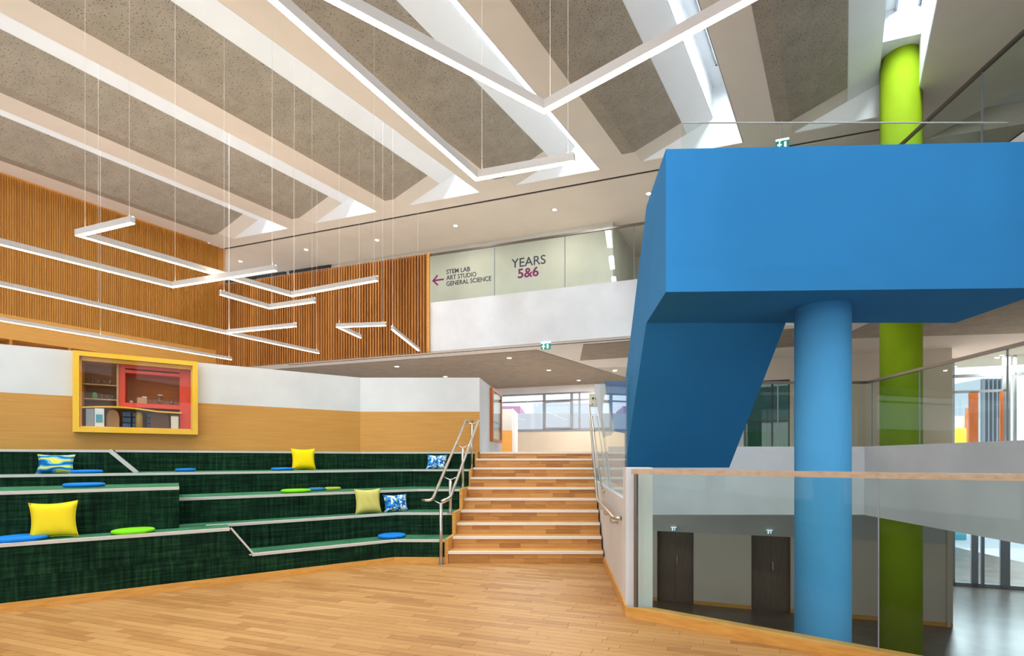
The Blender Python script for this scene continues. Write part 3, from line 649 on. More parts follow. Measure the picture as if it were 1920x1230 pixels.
# outside the far window
def outbox(nm, px0, px1, Y, z0, z1, m, dp, label, cat):
    X0, X1 = (px0-CX)/F*Y, (px1-CX)/F*Y; bm = BM(); box(bm, X0, Y, z0, X1, Y+dp, z1); return tag(obj(nm, bm, m), label, cat)
gr = BM(); box(gr, -40, 20.5, -3.0, 60, 75, -2.7); tag(obj('ground', gr, 'paving'), 'pale paved yard outside the windows', 'ground', kind='structure')
outbox('building', 900, 975, 30, -2.7, 4.6, 'pink_render', 4, 'pink rendered building outside the far window', 'building')
outbox('garden_wall', 905, 1140, 27, -2.7, 3.9, 'outside_white', .3, 'long white garden wall outside the far window', 'wall')
outbox('building', 1000, 1128, 44, -2.7, 6.3, 'outside_grey', 5, 'pale grey building beyond the white garden wall', 'building')
hd = BM(); bmesh.ops.create_icosphere(hd, subdivisions=3, radius=.55, matrix=Matrix.Translation((-4.9, 28.6, 3.2)))
for v in hd.verts: v.co += Vector((random.uniform(-.12,.12), random.uniform(-.12,.12), random.uniform(-.12,.12)))
tag(obj('bush', hd, 'foliage'), 'rounded green bush behind the white garden wall', 'bush')
# small low partition end seen at the left of the window
lp = struct('wall_stub', 'short grey and ochre partition end at the left of the far window', 'wall')
d_ = 14.5
for z0, z1, m in ((Z1, EYE+(860-807)*d_/F, 'ochre_veneer'), (EYE+(860-807)*d_/F, EYE+(860-767)*d_/F, 'grey_paint')):
    bm = BM(); box(bm, (925-CX)/F*d_, d_, z0, (960.5-CX)/F*d_, d_+1.6, z1); obj('wall_panel', bm, m, lp)
bm = BM(); box(bm, (960.5-CX)/F*d_, d_-.01, Z1, (960.5-CX)/F*d_+.02, d_+1.62, EYE+(860-766)*d_/F); obj('wall_panel', bm, 'white_paint', lp)

# ================================================================ WHITE GUARD WALL + GLASS right of the steps
gw = struct('wall_guard', 'white guard wall between the steps and the void', 'wall')
bm = BM(); box(bm, .632, 5.08, 0, .885, 9.5, 1.08); obj('wall_panel', bm, 'white_paint', gw)
bm = BM(); box(bm, .628, 4.87, 0, .885, 5.08, 1.40); obj('end_post', bm, 'white_paint', gw)
bm = BM(); box(bm, .632, 4.87, ZL, .885, 9.5, 0); obj('wall_panel', bm, 'white_paint', gw)
bm = BM(); box(bm, .612, 4.80, 0, .632, 7.2, .09); obj('skirting', bm, 'edge_wood', gw)
sg = thing('glass_balustrade', (.64, 7.5, 1.08), 'tall clear glass guard on the white wall beside the steps', 'balustrade')
def sgz(y): return 2.41+(y-5.1)*(3.26-2.41)/4.8
for y0, y1 in ((5.09, 6.68), (6.69, 8.28), (8.29, 9.88)):
    bm = BM(); zb0 = 1.08 if y0 < 8.8 else 1.5
    extrude(bm, [(.66, y0, 1.08), (.66, y1, 1.08), (.66, y1, sgz(y1)), (.66, y0, sgz(y0))], (.012, 0, 0)); obj('glass_panel', bm, 'clear_glass', sg)
bm = BM(); box(bm, .56, 9.86, 2.50, .74, 9.96, 2.75); t = tag(obj('call_box', bm, 'cream'), 'cream box fixed to the glass at the head of the steps', 'box'); 
bm = BM(); bmesh.ops.create_cone(bm, cap_ends=True, segments=16, radius1=.018, radius2=.018, depth=.02, matrix=Matrix.Translation((.63, 9.855, 2.66)) @ Matrix.Rotation(R(90), 4, 'X')); obj('lens', bm, 'black_lens', t)

hr = thing('handrail', (.6, 7.5, .87), 'steel wall handrail on the right side of the steps', 'handrail')
bm = BM(); tube(bm, bend([(.63, 9.80, 2.53), (.55, 9.80, 2.53), (.55, 7.57, .87), (.55, 5.28, .87), (.62, 5.22, .87)], .08), .021, 12); obj('rail', bm, 'steel', hr, smooth=True)
bm = BM(); tube(bm, bend([(.63, 9.80, 2.30), (.61, 9.80, 2.30), (.61, 7.60, 1.02), (.61, 7.2, 1.02)], .08), .014, 10); obj('lower_rail', bm, 'steel', hr, smooth=True)
for y, z in ((5.6, .87), (6.4, .87), (7.2, .87), (8.3, 1.41), (9.2, 2.08)):
    bm = BM(); tube(bm, bend([(.55, y, z-.02), (.55, y, z-.09), (.635, y, z-.09)], .03), .009, 8); obj('bracket', bm, 'steel', hr, smooth=True)
    bm = BM(); box(bm, .628, y-.05, z-.115, .633, y+.05, z-.07); obj('bracket_plate', bm, 'steel', hr)

# left railing of the steps: two rails on shared posts
lr = thing('stair_railing', (-1.68, 7.15, 0), 'stainless steel double railing between the tiers and the steps', 'railing')
def rz(y): return .93+(y-7.15)*.52
for nm, x in (('rail', -1.80), ('rail', -1.56)):
    s_ = -1 if x < -1.7 else 1
    bm = BM(); tube(bm, bend(([(-1.94, 7.10, rz(7.15)-.03), (x-.02, 7.08, rz(7.15)-.03)] if s_ < 0 else [(-1.66, 7.06, rz(7.15)-.04)]) + [(x, 7.16, rz(7.15)), (x, 9.62, rz(9.62)), (-1.68 if s_ < 0 else x, 9.75, rz(9.62)-.02)], .07), .021, 12); obj(nm, bm, 'steel', lr, smooth=True)
for y, z0 in ((7.12, 0), (7.72, .66), (8.70, .985), (9.60, 1.29)):
    zt2 = rz(y)-.07
    bm = BM(); tube(bm, [(-1.68, y, z0), (-1.68, y, zt2)], .022, 14); obj('post', bm, 'steel', lr, smooth=True)
    bm = BM(); tube(bm, bend([(-1.80, y+.02, rz(y)-.01), (-1.68, y, zt2-.0), (-1.56, y+.02, rz(y)-.01)], .05), .008, 8); obj('bracket', bm, 'steel', lr, smooth=True)
    bm = BM(); lathe(bm, [(.05, 0), (.05, .008)], 20, (-1.68, y, z0)); obj('base_plate', bm, 'steel', lr)

# ================================================================ GLASS GUARD at the void edge
gg = thing('glass_balustrade', (2, 3.8, 0), 'glass guard with flat timber toned top rail on an oak kerb, nearest the camera', 'balustrade')
k0, k1, k2, k3 = kerb(0), kerb(5.2), kerb(5.2, .13), kerb(-.0, .13)
bm = BM(); prism(bm, [k0, k1, k2, (.88, k3.y-.13)], 0.0, .092); obj('kerb', bm, 'edge_wood', gg)
bm = BM(); prism(bm, [k0, k1, k2, (.88, k3.y-.13)], -.40, 0.0); obj('slab_edge', bm, 'white_paint', gg)
joint = None
def gk(t, off, z): p = kerb(t, off); return Vector((p.x, p.y, z))
tj = 2.02
for t0, t1 in ((.10, tj-.004), (tj+.004, 4.6)):
    bm = BM(); hexa(bm, [gk(t0, .05, .09), gk(t1, .05, .09), gk(t1, .065, .09), gk(t0, .065, .09), gk(t0, .05, 1.345), gk(t1, .05, 1.345), gk(t1, .065, 1.345), gk(t0, .065, 1.345)])
    obj('glass_panel', bm, 'green_glass', gg)
bm = BM(); bar(bm, gk(tj, .0575, .09), gk(tj, .0575, 1.345), .008, .016, (KN.x, KN.y, 0)); obj('joint', bm, 'frame_grey', gg)
bm = BM(); bar(bm, gk(.05, .0575, 1.365), gk(4.6, .0575, 1.365), .06, .045); obj('top_rail', bm, 'handrail_wood', gg)
bm = BM(); bar(bm, gk(.085, .0575, .09), gk(.085, .0575, 1.345), .03, .035, (KN.x, KN.y, 0)); obj('end_channel', bm, 'rail_steel', gg)

# ================================================================ BLUE STAIR
bs = thing('feature_staircase', (2, 6, 3.1), 'bright blue solid sided stair with box landing on the light blue column', 'stairs')
LX0, LX1, LY0, LY1, LZ0, LZ1 = 1.04, 4.78, 5.0, 6.14, 3.13, 4.54
FX0, FX1 = 1.05, 2.73
def fy(x): return 5.0-.0335*(x-LX0)      # front face runs very slightly towards the lounge
bm = BM()
prism(bm, [(LX0, fy(LX0)), (LX1, fy(LX1)), (LX1, LY1), (LX0, LY1)], LZ0, LZ0+.24); obj('landing_slab', bm, 'blue_paint', bs)
bm = BM(); prism(bm, [(LX0, fy(LX0)), (LX1, fy(LX1)), (LX1, fy(LX1)+.12), (LX0, fy(LX0)+.12)], LZ0+.24, LZ1); obj('landing_parapet', bm, 'blue_paint', bs)
bm = BM(); prism(bm, [(LX1-.12, fy(LX1)+.12), (LX1, fy(LX1)+.12), (LX1, LY1), (LX1-.12, LY1)], LZ0+.24, LZ1); obj('landing_parapet', bm, 'blue_paint', bs)
bm = BM(); box(bm, FX1, LY1-.12, LZ0+.24, LX1-.12, LY1, LZ1); obj('landing_parapet', bm, 'blue_paint', bs)
EYF = 8.2
bm = BM(); extrude(bm, [(LX0, fy(LX0)+.12, LZ0+.24), (LX0, LY1, LZ0+.24), (LX0, LY1, LZ1), (LX0, fy(LX0)+.12, LZ1)], (.12, 0, 0)); obj('landing_parapet', bm, 'blue_paint', bs)
side = [(LY1, LZ0), (EYF, 1.34), (EYF, 2.69), (LY1, LZ1)]
bm = BM(); extrude(bm, [(LX0, y, z) for y, z in side], (.12, 0, 0)); obj('flight_parapet', bm, 'blue_paint', bs)
bm = BM(); extrude(bm, [(FX1-.12, y, z) for y, z in side], (.12, 0, 0)); obj('flight_parapet', bm, 'blue_paint', bs)
bm = BM(); extrude(bm, [(LX0+.12, y, z) for y, z in ((LY1, LZ0), (EYF, 1.34), (EYF, 1.50), (LY1, LZ0+.24))], (FX1-LX0-.24, 0, 0)); obj('flight_soffit', bm, 'blue_paint', bs)
for i in range(9):
    y0 = LY1+i*(EYF-LY1)/9; z = LZ0+.24-i*(LZ0+.24-1.50)/9
    bm = BM(); box(bm, LX0+.12, y0, z-.08, FX1-.12, y0+(EYF-LY1)/9, z); obj('step', bm, 'grey_paint', bs)
# lower returning wing seen through the glass, and its white spine
bm = BM(); extrude(bm, [(.73, 8.32, 2.76), (1.10, 8.32, 2.76), (1.10, 8.32, 1.9), (.90, 8.32, 1.94)], (0, .12, 0)); obj('lower_wing', bm, 'blue_paint', bs)
bm = BM(); extrude(bm, [(.56, 8.40, 2.72), (.73, 8.40, 2.72), (.90, 8.40, 1.95), (.85, 8.40, 1.88), (.70, 8.40, 1.84)], (0, .1, 0)); obj('white_spine', bm, 'white_paint', bs)

# faint glass on the back of the blue landing
tg = thing('glass_balustrade', (3.5, 6.2, LZ0+.24), 'frameless glass guard rising above the blue landing', 'balustrade')
for a, b_ in ((1.47, 3.44), (3.455, 5.44)):
    bm = BM(); box(bm, a, 6.155, LZ1-.2, b_, 6.167, 5.57); obj('glass_panel', bm, 'clear_glass', tg)
bm = BM(); box(bm, 1.47, 6.153, 5.565, 5.44, 6.169, 5.575); obj('edge', bm, 'trim_alu', tg)

# ================================================================ BALCONY GUARDS
def guard(nm_label, pts, zbase, zrail, m, joints, rail_m='rail_steel', rail=(.05, .045)):
    g = thing('glass_balustrade', (pts[0][0], pts[0][1], zbase), nm_label, 'balustrade')
    for i in range(len(pts)-1):
        a, b_ = Vector(pts[i][:2]+(0,)) if isinstance(pts[i], tuple) else Vector((pts[i].x, pts[i].y, 0)), Vector(pts[i+1][:2]+(0,)) if isinstance(pts[i+1], tuple) else Vector((pts[i+1].x, pts[i+1].y, 0))
        d = (b_-a); L = d.length; d.normalize(); nb = Vector((-d.y, d.x, 0)); js = [0]+list(joints[i])+[L]
        for j in range(len(js)-1):
            p, q = a+d*(js[j]+.004), a+d*(js[j+1]-.004)
            bm = BM(); prism(bm, [(v.x, v.y) for v in (p, q, q+nb*.014, p+nb*.014)], zbase, zrail-.02); obj('glass_panel', bm, m, g)
            if 0 < j: 
                r_ = a+d*js[j]; bm = BM(); prism(bm, [(v.x, v.y) for v in (r_-d*.008, r_+d*.008, r_+d*.008+nb*.016, r_-d*.008+nb*.016)], zbase, zrail-.02); obj('joint', bm, 'frame_grey', g)
        bm = BM(); bar(bm, (a.x, a.y, zrail), (b_.x, b_.y, zrail), rail[0], rail[1]); obj('top_rail', bm, rail_m, g)
    return g
def jl(px, a): return (onD(px, 0, bc+.03)-a).length
A0 = onD(806, 0, bc+.03)
A0.z = 0
B0 = pD(5.75, bc+.03)
js = []
for px in (927, 1059, 1189, 1330):
    p = onD(px, 0, bc+.03); p.z = 0; js.append((p-A0).length)
g1_ = guard('lettered glass guard along the white balcony edge', [A0, B0, Vector((5.80, -1.5, 0))], 5.54, 6.79, 'green_glass', [js, [1.55+1.62*k for k in range(6)]])
g2_ = guard('glass guard on the far balcony behind the columns', [Vector((1.2, 9.55, 0)), Vector((5.77, 9.55, 0)), Vector((5.77, -1.5, 0))], 1.712, 2.92, 'green_glass', [[1.45, 2.9], [.15, 1.40, 3.0, 4.6, 6.2, 7.8]])

# lettering on the balcony glass
def letters(txt, p0, p1, cap_px, m, bold=0, nm='lettering'):
    a = onD(p0[0], p0[1], bc+.02); b_ = onD(p1[0], p1[1], bc+.02)
    cu = bpy.data.curves.new('lettering', 'FONT'); cu.body = txt; cu.size = 1; cu.extrude = .004; cu.offset = bold
    tmp = bpy.data.objects.new('tmp', cu); COL.objects.link(tmp)
    dg = bpy.context.evaluated_depsgraph_get(); dg.update(); me = bpy.data.meshes.new_from_object(tmp.evaluated_get(dg))
    COL.objects.unlink(tmp); bpy.data.objects.remove(tmp)
    xs = [v.co.x for v in me.vertices]; ys = [v.co.y for v in me.vertices]; x0, x1 = min(xs), max(xs); y0, y1 = min(ys), max(ys)
    w = (Vector((b_.x, b_.y, 0))-Vector((a.x, a.y, 0))).length; h = cap_px*a.y/F
    sx = w/(x1-x0); sy = h/(y1-y0)
    for v in me.vertices:
        X, Y, Z = (v.co.x-x0)*sx, (v.co.y-y0)*sy, v.co.z
        q = D*X - ND*(Z*1.0); v.co = (q.x, q.y, Y)
    me.materials.clear(); me.materials.append(MATS[m])
    o = bpy.data.objects.new(nm, me); link(o, (a.x, a.y, (a.z+b_.z)/2), g1_); return o
letters('YEARS', (959, 502), (1023, 495), 16.5, 'print_dark', .004); letters('5&6', (971, 521.5), (1010, 518), 18, 'print_purple', .02)
letters('STEM LAB', (837, 513.5), (881, 509), 8.5, 'print_dark', .012); letters('ART STUDIO', (837, 525), (893, 518.5), 8.5, 'print_dark', .012); letters('GENERAL SCIENCE', (837, 535.5), (921, 527), 8.5, 'print_dark', .012)
bm = BM()
for a, b_ in (((811, 526.5), (832, 523.5)), ((812, 527), (820.5, 516)), ((812, 526), (821, 534.5))):
    pa, pb = onD(a[0], a[1], bc+.02), onD(b_[0], b_[1], bc+.02); bar(bm, pa, pb, .006, .042, (0, 0, 1))
obj('arrow', bm, 'print_purple', g1_)

# exit signs
def exit_sign(p, w, h, label, hang=.0):
    t = thing('exit_sign', p, label, 'sign')
    bm = BM(); a = Vector(p); v = [a-D*w/2, a+D*w/2, a+D*w/2+ND*.03, a-D*w/2+ND*.03]; prism(bm, [(q.x, q.y) for q in v], a.z, a.z+h*.25); 
    v0 = a.z; obj('lit_edge', bm, 'sign_green', t)
    bm = BM(); prism(bm, [(q.x, q.y) for q in v], v0+h*.25, v0+h*.78); obj('face', bm, 'sign_green', t)
    bm = BM(); prism(bm, [(q.x, q.y) for q in v], v0+h*.78, v0+h); obj('housing', bm, 'sign_white', t)
    # running figure, arrow and door symbols
    bm = BM(); f = a - ND*.004
    prism(bm, [(q.x, q.y) for q in (f+D*w*.12, f+D*w*.30, f+D*w*.30+ND*.003, f+D*w*.12+ND*.003)], v0+h*.12, v0+h*.66)
    c_ = f-D*w*.22+Vector((0, 0, h*.40)); bar(bm, c_-D*.05*w/.3, c_+D*.05*w/.3, .004, .03*h/.2); bar(bm, c_+Vector((0,0,-.08*h/.2)), c_+Vector((0,0,.05*h/.2)), .004, .025, (1,0,0))
    bmesh.ops.create_uvsphere(bm, u_segments=8, v_segments=6, radius=.018*h/.2, matrix=Matrix.Translation(c_+Vector((.01, -.003, .07*h/.2))))
    obj('symbol', bm, 'sign_white', t)
    if hang: bm = BM(); tube(bm, [(a.x, a.y+.01, v0+h), (a.x, a.y+.01, v0+h+hang)], .006, 6); obj('hanger', bm, 'white_metal', t)
p = onD(1023, 655, bc-.05); exit_sign(p, .24, .18, 'green exit sign hanging at the white balcony edge', .0)
q = onz(1467, 274, 7.5); exit_sign((q.x, q.y, q.z-.05), .24, .20, 'small exit sign hanging from the ceiling above the blue landing', .40)

# ================================================================ WALLS BEYOND THE VOID (landing level, right)
wr = struct('wall_right', 'beige wall behind the columns with a dark window', 'wall')
cR = ND.dot(onz(1785, 650, ZS))
def rseg(px0, px1, z0, z1, m, c=cR, th=.15, par=wr, nm='wall_panel'):
    a = onD(px0, 0, c); b_ = onD(px1, 0, c); bm = BM(); prism(bm, [(v.x, v.y) for v in (a, b_, b_+ND*th, a+ND*th)], z0, z1); return obj(nm, bm, m, par)
def zr_(px, py, c=cR): return onD(px, py, c).z
rseg(1180, 1394, Z1, ZS, 'white_paint'); rseg(1481, 1785, Z1, ZS, 'beige_paint'); rseg(1394, 1481, zr_(1440, 713), ZS, 'beige_paint')
w5 = tag(thing('window_5', onD(1437, 835, cR), None, None), kind='structure')
o = rseg(1397, 1478, zr_(1437, 800), zr_(1437, 716), 'tinted_glass', cR+.06, .02, w5, 'pane'); o = rseg(1397, 1478, Z1, zr_(1437, 800), 'tinted_glass', cR+.06, .02, w5, 'pane')
for px in (1397, 1448, 1480): vbar(px, .05, Z1, zr_(1437, 715), 'dark_frame', w5, cR+.02)
hbar(1394, 1481, zr_(1437, 715), .06, 'dark_frame', w5, cR+.02); hbar(1394, 1481, zr_(1437, 790), .04, 'dark_frame', w5, cR+.02)
rseg(1360, 1560, Z1, ZS, 'grey_paint', cR+3.2, .2, wr)
t = BM(); a = onD(1437, 0, cR+2.2); box(t, a.x-1.6, a.y, Z1, a.x+1.4, a.y+.5, Z1+.75); 
for v in t.verts: v.co += Vector((random.uniform(-.05,.05),)*3)
tag(obj('planter_hedge', t, 'foliage'), 'green planting behind the dark window', 'plant')
# glazed end of the building at the far right
gs = thing('window_6', (12, 14, Z1), None, None, kind='structure')
cG = cR+1.6
def gv(px, w, z0, z1, m, nm='mullion'): o = vbar(px, w, z0, z1, m, gs, cG); o.name = nm; return o
zt1, zt2 = zr_(1850, 703, cG), zr_(1850, 733, cG)
for px, w, m in ((1786, .10, 'frame_grey'), (1888, .16, 'frame_grey'), (1904, .06, 'frame_grey'), (1945, .1, 'frame_grey'), (1995, .1, 'frame_grey')): gv(px, w, Z1, zr_(1850, 640, cG), m)
gv(1826, .20, Z1, zt2, 'orange_wood', 'timber_post'); gv(1880, .10, Z1, zt2, 'orange_wood', 'timber_post')
hbar(1786, 2000, zt1, .08, 'frame_grey', gs, cG); hbar(1786, 1888, zt2, .07, 'frame_grey', gs, cG); 
bm = BM(); a = onD(1786, 0, cG+.03); b_ = onD(2000, 0, cG+.03); prism(bm, [(v.x, v.y) for v in (a, b_, b_+ND*.01, a+ND*.01)], Z1, ZS); obj('pane', bm, 'window_glass', gs)
rseg(1760, 1832, Z1, zr_(1800, 780, cG+5), 'grey_paint', cG+5, .2, wr); rseg(1790, 1812, Z1, zr_(1800, 803, cG+4.8), 'yellow_panel', cG+4.8, .1, wr, 'yellow_panel')
rseg(1812, 1822, Z1, zr_(1817, 765, cG+4.8), 'orange_wood', cG+4.8, .1, wr, 'door_frame')
outbox('building', 1838, 1876, 30, -2.7, 6.2, 'outside_grey', 4, 'grey finned building seen through the upper glazed end', 'building')
fb = [o for o in bpy.data.objects if o.name.startswith('building')][-1]
for k in range(5):
    X0 = (1842+k*8-CX)/F*29.9; bm = BM(); box(bm, X0, 29.8, -2.7, X0+.08, 30, 6.2); obj('fin', bm, 'frame_grey', fb)
# ================================================================ LOWER STOREY WALLS
wlw = struct('wall_lower', 'lower storey wall with dark doors behind the glass guard', 'wall')
cL = 12.89
def lseg(px0, px1, z0, z1, m, c=cL, th=.15, par=wlw, nm='wall_panel'): return rseg(px0, px1, z0, z1, m, c, th, par, nm)
zd = -.34
lseg(900, 1787, zd, .45, 'grey_paint')
for a, b_ in ((900, 1232), (1300, 1409), (1482, 1787)):
    lseg(a, b_, ZL, zd, 'beige_paint'); lseg(a, b_, ZL, ZL+.09, 'edge_wood', cL-.015, .015, wlw, 'skirting')
for i, (a, b_) in enumerate(((1232, 1300), (1409, 1482))):
    d_ = tag(thing('door_%d' % (i+1), onD((a+b_)/2, 0, cL) * Vector((1,1,0)).to_tuple()[0] if False else Vector((onD((a+b_)/2, 0, cL).x, onD((a+b_)/2, 0, cL).y, ZL)), None, None), kind='structure')
    m_ = (a+b_)/2
    lseg(a+1, m_, ZL, zd, 'door_wood', cL+.10, .05, d_, 'door_leaf'); lseg(m_+.5, b_-1, ZL, zd, 'door_wood', cL+.10, .05, d_, 'door_leaf')
    lseg(m_+3, m_+4.5, ZL+.95, ZL+1.15, 'steel', cL+.07, .03, d_, 'handle')
    lseg(a, a+2, ZL, zd, 'dark_frame', cL-.01, .12, d_, 'frame'); lseg(b_-2, b_, ZL, zd, 'dark_frame', cL-.01, .12, d_, 'frame')
lseg(1220, 1500, ZL, .4, 'grey_paint', cL+.6, .1)
for px, py, w in ((1263, 995, 'left'), (1443, 1001, 'right')):
    p = onD(px, py, cL-.05); exit_sign(p, .13, .09, 'tiny exit sign over the %s dark door of the lower storey' % w)
e0 = onD(1787, 0, cL)
bm = BM(); prism(bm, [(e0.x-.12, e0.y), (e0.x, e0.y), (e0.x+1.4, e0.y+2.6), (e0.x+1.25, e0.y+2.7)], ZL, .45); obj('wall_panel', bm, 'beige_paint', wlw)
ld_ = thing('door_3', (12, 14, ZL), None, None, kind='structure')
cD = ND.dot(onz(1787, 1098, ZL))
for px, w in ((1786, .12), (1828, .16), (1843, .08), (1885, .22), (1932, .12), (1990, .12)):
    o = vbar(px, w, ZL, .45, 'frame_grey', ld_, cD); o.name = 'stile'
hbar(1786, 2010, ZL+.05, .10, 'frame_grey', ld_, cD, 'threshold')
bm = BM(); a = onD(1786, 0, cD+.03); b_ = onD(2010, 0, cD+.03); prism(bm, [(v.x, v.y) for v in (a, b_, b_+ND*.01, a+ND*.01)], ZL, .45); obj('pane', bm, 'window_glass', ld_)
dl = bpy.data.lights.new('daylight', 'AREA'); dl.shape = 'RECTANGLE'; dl.size = 4.5; dl.size_y = .8; dl.energy = 260; dl.color = (.86, .93, 1)
do = bpy.data.objects.new('daylight', dl); COL.objects.link(do); p = onD(1880, 0, cD+.9); do.location = (p.x, p.y, -.02); do.rotation_euler = (R(-58), 0, A1)
ob = outbox('building', 1700, 1812, 26, -2.7, 1.2, 'teal_glazing', 3, 'teal glazed building outside the lower doors', 'building')
# yard ground right outside the lower doors
bm = BM(); prism(bm, [pD(9, cD+.2), pD(40, cD+.2), (60, 20.4), (9, 20.4)], ZL-.25, ZL-.03); tag(obj('ground', bm, 'paving'), 'pale paving just outside the lower glass doors', 'ground', kind='structure')

# ================================================================ DOWNLIGHTS
def downlight_proto(p, label, grp):
    t = thing('downlight', p, label, 'light', grp)
    bm = BM(); lathe(bm, [(.058, -.004), (.085, -.010), (.09, -.002), (.09, .0)], 20, p); obj('trim_ring', bm, 'white_metal', t)
    bm = BM(); lathe(bm, [(.056, -.006), (.056, -.001)], 20, p); obj('lens', bm, 'downlight_glow', t)
    return t
def lamp(p, w):
    l_ = bpy.data.lights.new('downlight_lamp', 'AREA'); l_.shape = 'DISK'; l_.size = .10; l_.energy = w; l_.color = (1, .90, .78)
    o_ = bpy.data.objects.new('downlight_lamp', l_); COL.objects.link(o_); o_.location = p - Vector((0, 0, .02))
proto = None
for grp, z, lst in (('downlights along the hall ceiling edge', ZC, ((451, 490), (574, 468), (707, 450), (854, 423), (1040, 393), (1216, 363))),
                    ('downlights under the balcony', ZS-.045, ((744, 687), (835, 706), (955, 671), (1029, 694), (1085, 713))),
                    ('downlights in the glazed end on the right', ZS-.03, ((1879, 666), (1790, 687), (1833, 695), (1917, 689), (1805, 714)))):
    for i, (px, py) in enumerate(lst):
        p = onz(px, py, z)
        ords = ('leftmost', 'second from the left', 'third from the left', 'fourth from the left', 'fifth from the left', 'rightmost')
        where = {'d': 'small round downlight'}
        rank = sorted(l_[0] for l_ in lst).index(px)
        lab = (ords[rank] if rank < len(lst)-1 else 'rightmost') + ' of the small ' + grp
        lamp(p, {'h': 34, 'u': 80, 'i': 170}[{'downlights along': 'h', 'downlights under': 'u'}.get(grp[:16], 'i')])
        if proto is None: proto = downlight_proto(p, lab, grp); t = proto
        else: t = copy_tree(proto, p); t['label'] = lab; t['group'] = grp
p = onz(1868, 236, 8.45); t = copy_tree(proto, p); lamp(p, 160); t['label'] = 'round downlight in the bright raised ceiling at the upper right'; del t['group']

# ================================================================ SUSPENDED LIGHT BARS
def ceil_h(x, y):
    v = Vector((x, y, 0)) - L5
    det = D.x*(-Bm.y) - D.y*(-Bm.x); t = (v.x*(-Bm.y) - v.y*(-Bm.x))/det; s = (D.x*v.y - D.y*v.x)/det
    if s < 0: return ZC
    t = (t+.92) % TP - .92
    return ZC if t < 0 else (ZC+.425*t if t < 1.49 else ZT-.02)
ZBAR = 4.15
def light_bar(lines, label, hang=2.6, ZBAR=4.15):
    pts0 = [onz(x, y, ZBAR) for x, y in lines[0]]
    c = sum(pts0, Vector())/len(pts0)
    t = thing('pendant_light', c, label, 'light')
    hw = .024
    for li, ln in enumerate(lines):
        P = [onz(x, y, ZBAR) for x, y in ln]
        for p in P: p.z = 0
        n_ = len(P); dirs = [(P[i+1]-P[i]).normalized() for i in range(n_-1)]
        offs = []
        for i in range(n_):
            if i == 0: nb = Vector((-dirs[0].y, dirs[0].x, 0)); offs.append(nb)
            elif i == n_-1: nb = Vector((-dirs[-1].y, dirs[-1].x, 0)); offs.append(nb)
            else:
                a = Vector((-dirs[i-1].y, dirs[i-1].x, 0)); b_ = Vector((-dirs[i].y, dirs[i].x, 0)); m_ = (a+b_).normalized(); offs.append(m_/max(.25, m_.dot(a)))
        for i in range(n_-1):
            a, b_ = P[i], P[i+1]; oa, ob_ = offs[i], offs[i+1]
            def q(h_, z0, z1):
                bm = BM(); prism(bm, [(v.x, v.y) for v in (a-oa*h_, b_-ob_*h_, b_+ob_*h_, a+oa*h_)], z0, z1); return bm
            obj('bar_body', q(hw, ZBAR+.006, ZBAR+.078), 'white_metal', t)
            obj('diffuser', q(hw-.003, ZBAR, ZBAR+.0065), 'led', t)
            obj('added_uplight', q(hw-.015, ZBAR+.0775, ZBAR+.079), 'added_uplight_glow', t)  # glowing strip added on the bar top to brighten the ceiling
            L = (b_-a).length; k = max(1, round(L/hang))
            for j in range(k + (1 if i == n_-2 else 0)):
                f = j/k; f = min(max(f, .06/L), 1-.06/L); p = a.lerp(b_, f)
                if p.y < 2.9: continue
                bm = BM(); tube(bm, [(p.x, p.y, ZBAR+.078), (p.x, p.y, ceil_h(p.x, p.y)-.01)], .0015 if p.y < 9 else .002, 5); obj('cable', bm, 'cable', t)
    return t
light_bar([[(441, -60), (893, 337), (1077, 304)]], 'bent white light bar with a short arm pointing right, below the centre of the ceiling')
light_bar([[(560, -31), (1020, 210), (1500, -49)]], 'large V shaped light bar nearest the camera at the top')
light_bar([[(249, 419), (147, 443), (547, 556), (707, 527)]], 'zigzag light bar hanging before the timber wall, crossing the next bar')
light_bar([[(-200, 410), (323, 539), (517, 508)]], 'bent light bar entering at the left, crossing under the zigzag bar', ZBAR=4.05)
light_bar([[(-200, 494), (598, 663)], [(426, 625), (555, 612.5)]], 'long straight light bar with a side branch, before the slatted screen')
light_bar([[(-200, 568), (434, 675)]], 'lowest long straight light bar above the yellow display case')
light_bar([[(413, 553), (505, 579), (590, 567)]], 'small shallow V light bar before the brown slatted screen')
light_bar([[(723, 611), (633, 614), (676, 634)]], 'small sharply folded light bar before the slatted screen')
light_bar([[(735, 618), (785, 658)]], 'short single light bar at the right end of the slatted screen')

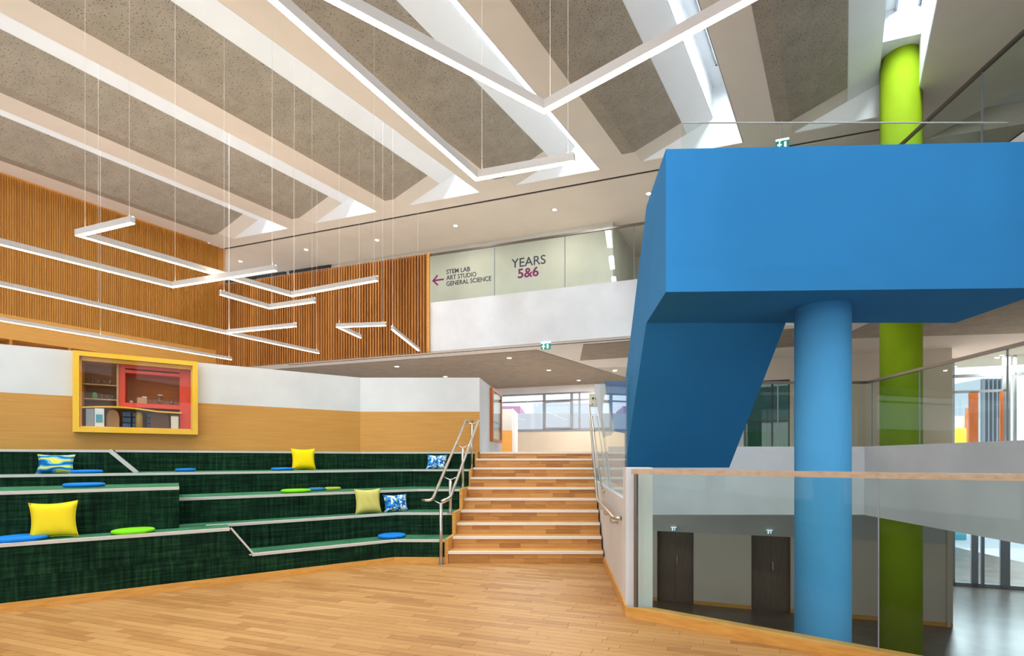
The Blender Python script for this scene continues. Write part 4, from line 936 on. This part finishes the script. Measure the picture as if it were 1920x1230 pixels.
# ================================================================ CUSHIONS AND SEAT PADS
def pillow(px, c, zf, w, h, m, label, tilt=14, dirn='E', Y=None, roll=0):
    if dirn == 'E': p = onE(px, 0, c); ax, nb = E, NE
    else: p = Vector(((px-CX)/F*Y, Y, 0)); ax, nb = Vector((1, 0, 0)), Vector((0, 1, 0))
    T = .12*w/.38; N = 16; bm = BM(); grid = {}
    def pt(i, j, side):
        u = -1+2*i/N; v = -1+2*j/N
        pu = 1-.13*(1-v*v); pv = 1-.13*(1-u*u)
        th = T/2*max(0, (1-u**4)*(1-v**4))**.55*(1+.04*math.sin(9*u+4*v))
        return (u*w/2*pu*1.04, side*th, v*h/2*pv*1.04)
    for side in (1, -1):
        for i in range(N+1):
            for j in range(N+1):
                if side == -1 and (i in (0, N) or j in (0, N)): grid[(side, i, j)] = grid[(1, i, j)]
                else: grid[(side, i, j)] = bm.verts.new(pt(i, j, side))
        for i in range(N):
            for j in range(N): bm.faces.new([grid[(side, a, b_)] for a, b_ in ((i, j), (i+1, j), (i+1, j+1), (i, j+1))])
    bmesh.ops.recalc_face_normals(bm, faces=bm.faces)
    for f in bm.faces: f.smooth = True
    me = bpy.data.meshes.new('cushion'); bm.to_mesh(me); bm.free(); me.materials.append(MATS[m])
    o = bpy.data.objects.new('cushion', me); link(o, (p.x, p.y, zf + h/2*math.cos(R(tilt))*.96+.012)); 
    o.rotation_euler = (R(-tilt), R(roll), math.atan2(ax.y, ax.x))
    # piping seam round the edge
    bm = BM(); ring = []
    for i in range(N+1): ring.append(pt(i, 0, 1))
    for j in range(1, N+1): ring.append(pt(N, j, 1))
    for i in range(N-1, -1, -1): ring.append(pt(i, N, 1))
    for j in range(N-1, 0, -1): ring.append(pt(0, j, 1))
    ring.append(ring[0]); tube(bm, ring, .004, 5, False)
    me = bpy.data.meshes.new('piping'); bm.to_mesh(me); bm.free(); me.materials.append(MATS[m]); s_ = bpy.data.objects.new('piping', me); COL.objects.link(s_); s_.parent = o
    return tag(o, label, 'cushion')
pillow(101, 7.40, .66, .355, .37, 'cushion_yellow', 'large yellow cushion leaning on the lowest left bench', 12, roll=-2)
pillow(569, 9.86, 1.29, .37, .37, 'cushion_lemon', 'bright yellow cushion against the top tier, near the middle', 12)
pillow(690, 7.86, .66, .37, .365, 'cushion_pale', 'pale yellow green cushion on the second tier beside a leaf printed one', 12)
pillow(105, 9.17, 1.29, .34, .26, 'wave_print', 'blue wave printed cushion on the top left tier', 24)
pillow(742, 7.88, .66, .36, .27, 'leaf_print', 'blue leaf printed cushion on the second tier by the pale cushion', 22)
pillow(819, 0, 1.29, .36, .275, 'leaf_print', 'blue leaf printed cushion on the top tier by the railing', 22, 'X', 9.5)
def pad(px, c, zf, r_, m, label, Y=None):
    p = onE(px, 0, c) if Y is None else Vector(((px-CX)/F*Y, Y, 0))
    bm = BM(); h = .045; prof = [(r_*.9, .0), (r_*.97, .006), (r_, .018), (r_, .028), (r_*.97, h-.006), (r_*.88, h), (r_*.4, h+.003), (0, h+.003)]
    lathe(bm, prof, 40, (p.x, p.y, zf+.001)); o = obj('seat_pad', bm, m, smooth=True); return tag(o, label, 'seat pad')
pad(40, 7.37, .66, .205, 'pad_blue', 'round blue seat pad at the far left of the lowest bench')
pad(250, 7.36, .66, .19, 'pad_green', 'round green seat pad right of the large yellow cushion')
pad(158, 8.30, 1.147, .19, 'pad_blue', 'round blue seat pad on the raised left bench')
pad(163, 9.12, 1.29, .16, 'pad_blue', 'round blue seat pad beside the wave printed cushion')
pad(348, 9.6, 1.29, .13, 'pad_blue', 'small round blue seat pad alone on the top tier')
pad(530, 9.5, 1.29, .17, 'pad_blue', 'round blue seat pad beside the bright yellow top cushion')
pad(555, 8.38, .985, .20, 'pad_green', 'round green seat pad on the third tier')
pad(594, 8.60, .985, .12, 'pad_teal', 'dim teal seat pad right of the green one on the third tier')
pad(624, 8.62, .985, .12, 'pad_olive', 'olive seat pad at the right of the teal one')
pad(735, 0, .33, .195, 'pad_blue', 'round blue seat pad on the lowest tier near the steps', 7.45)
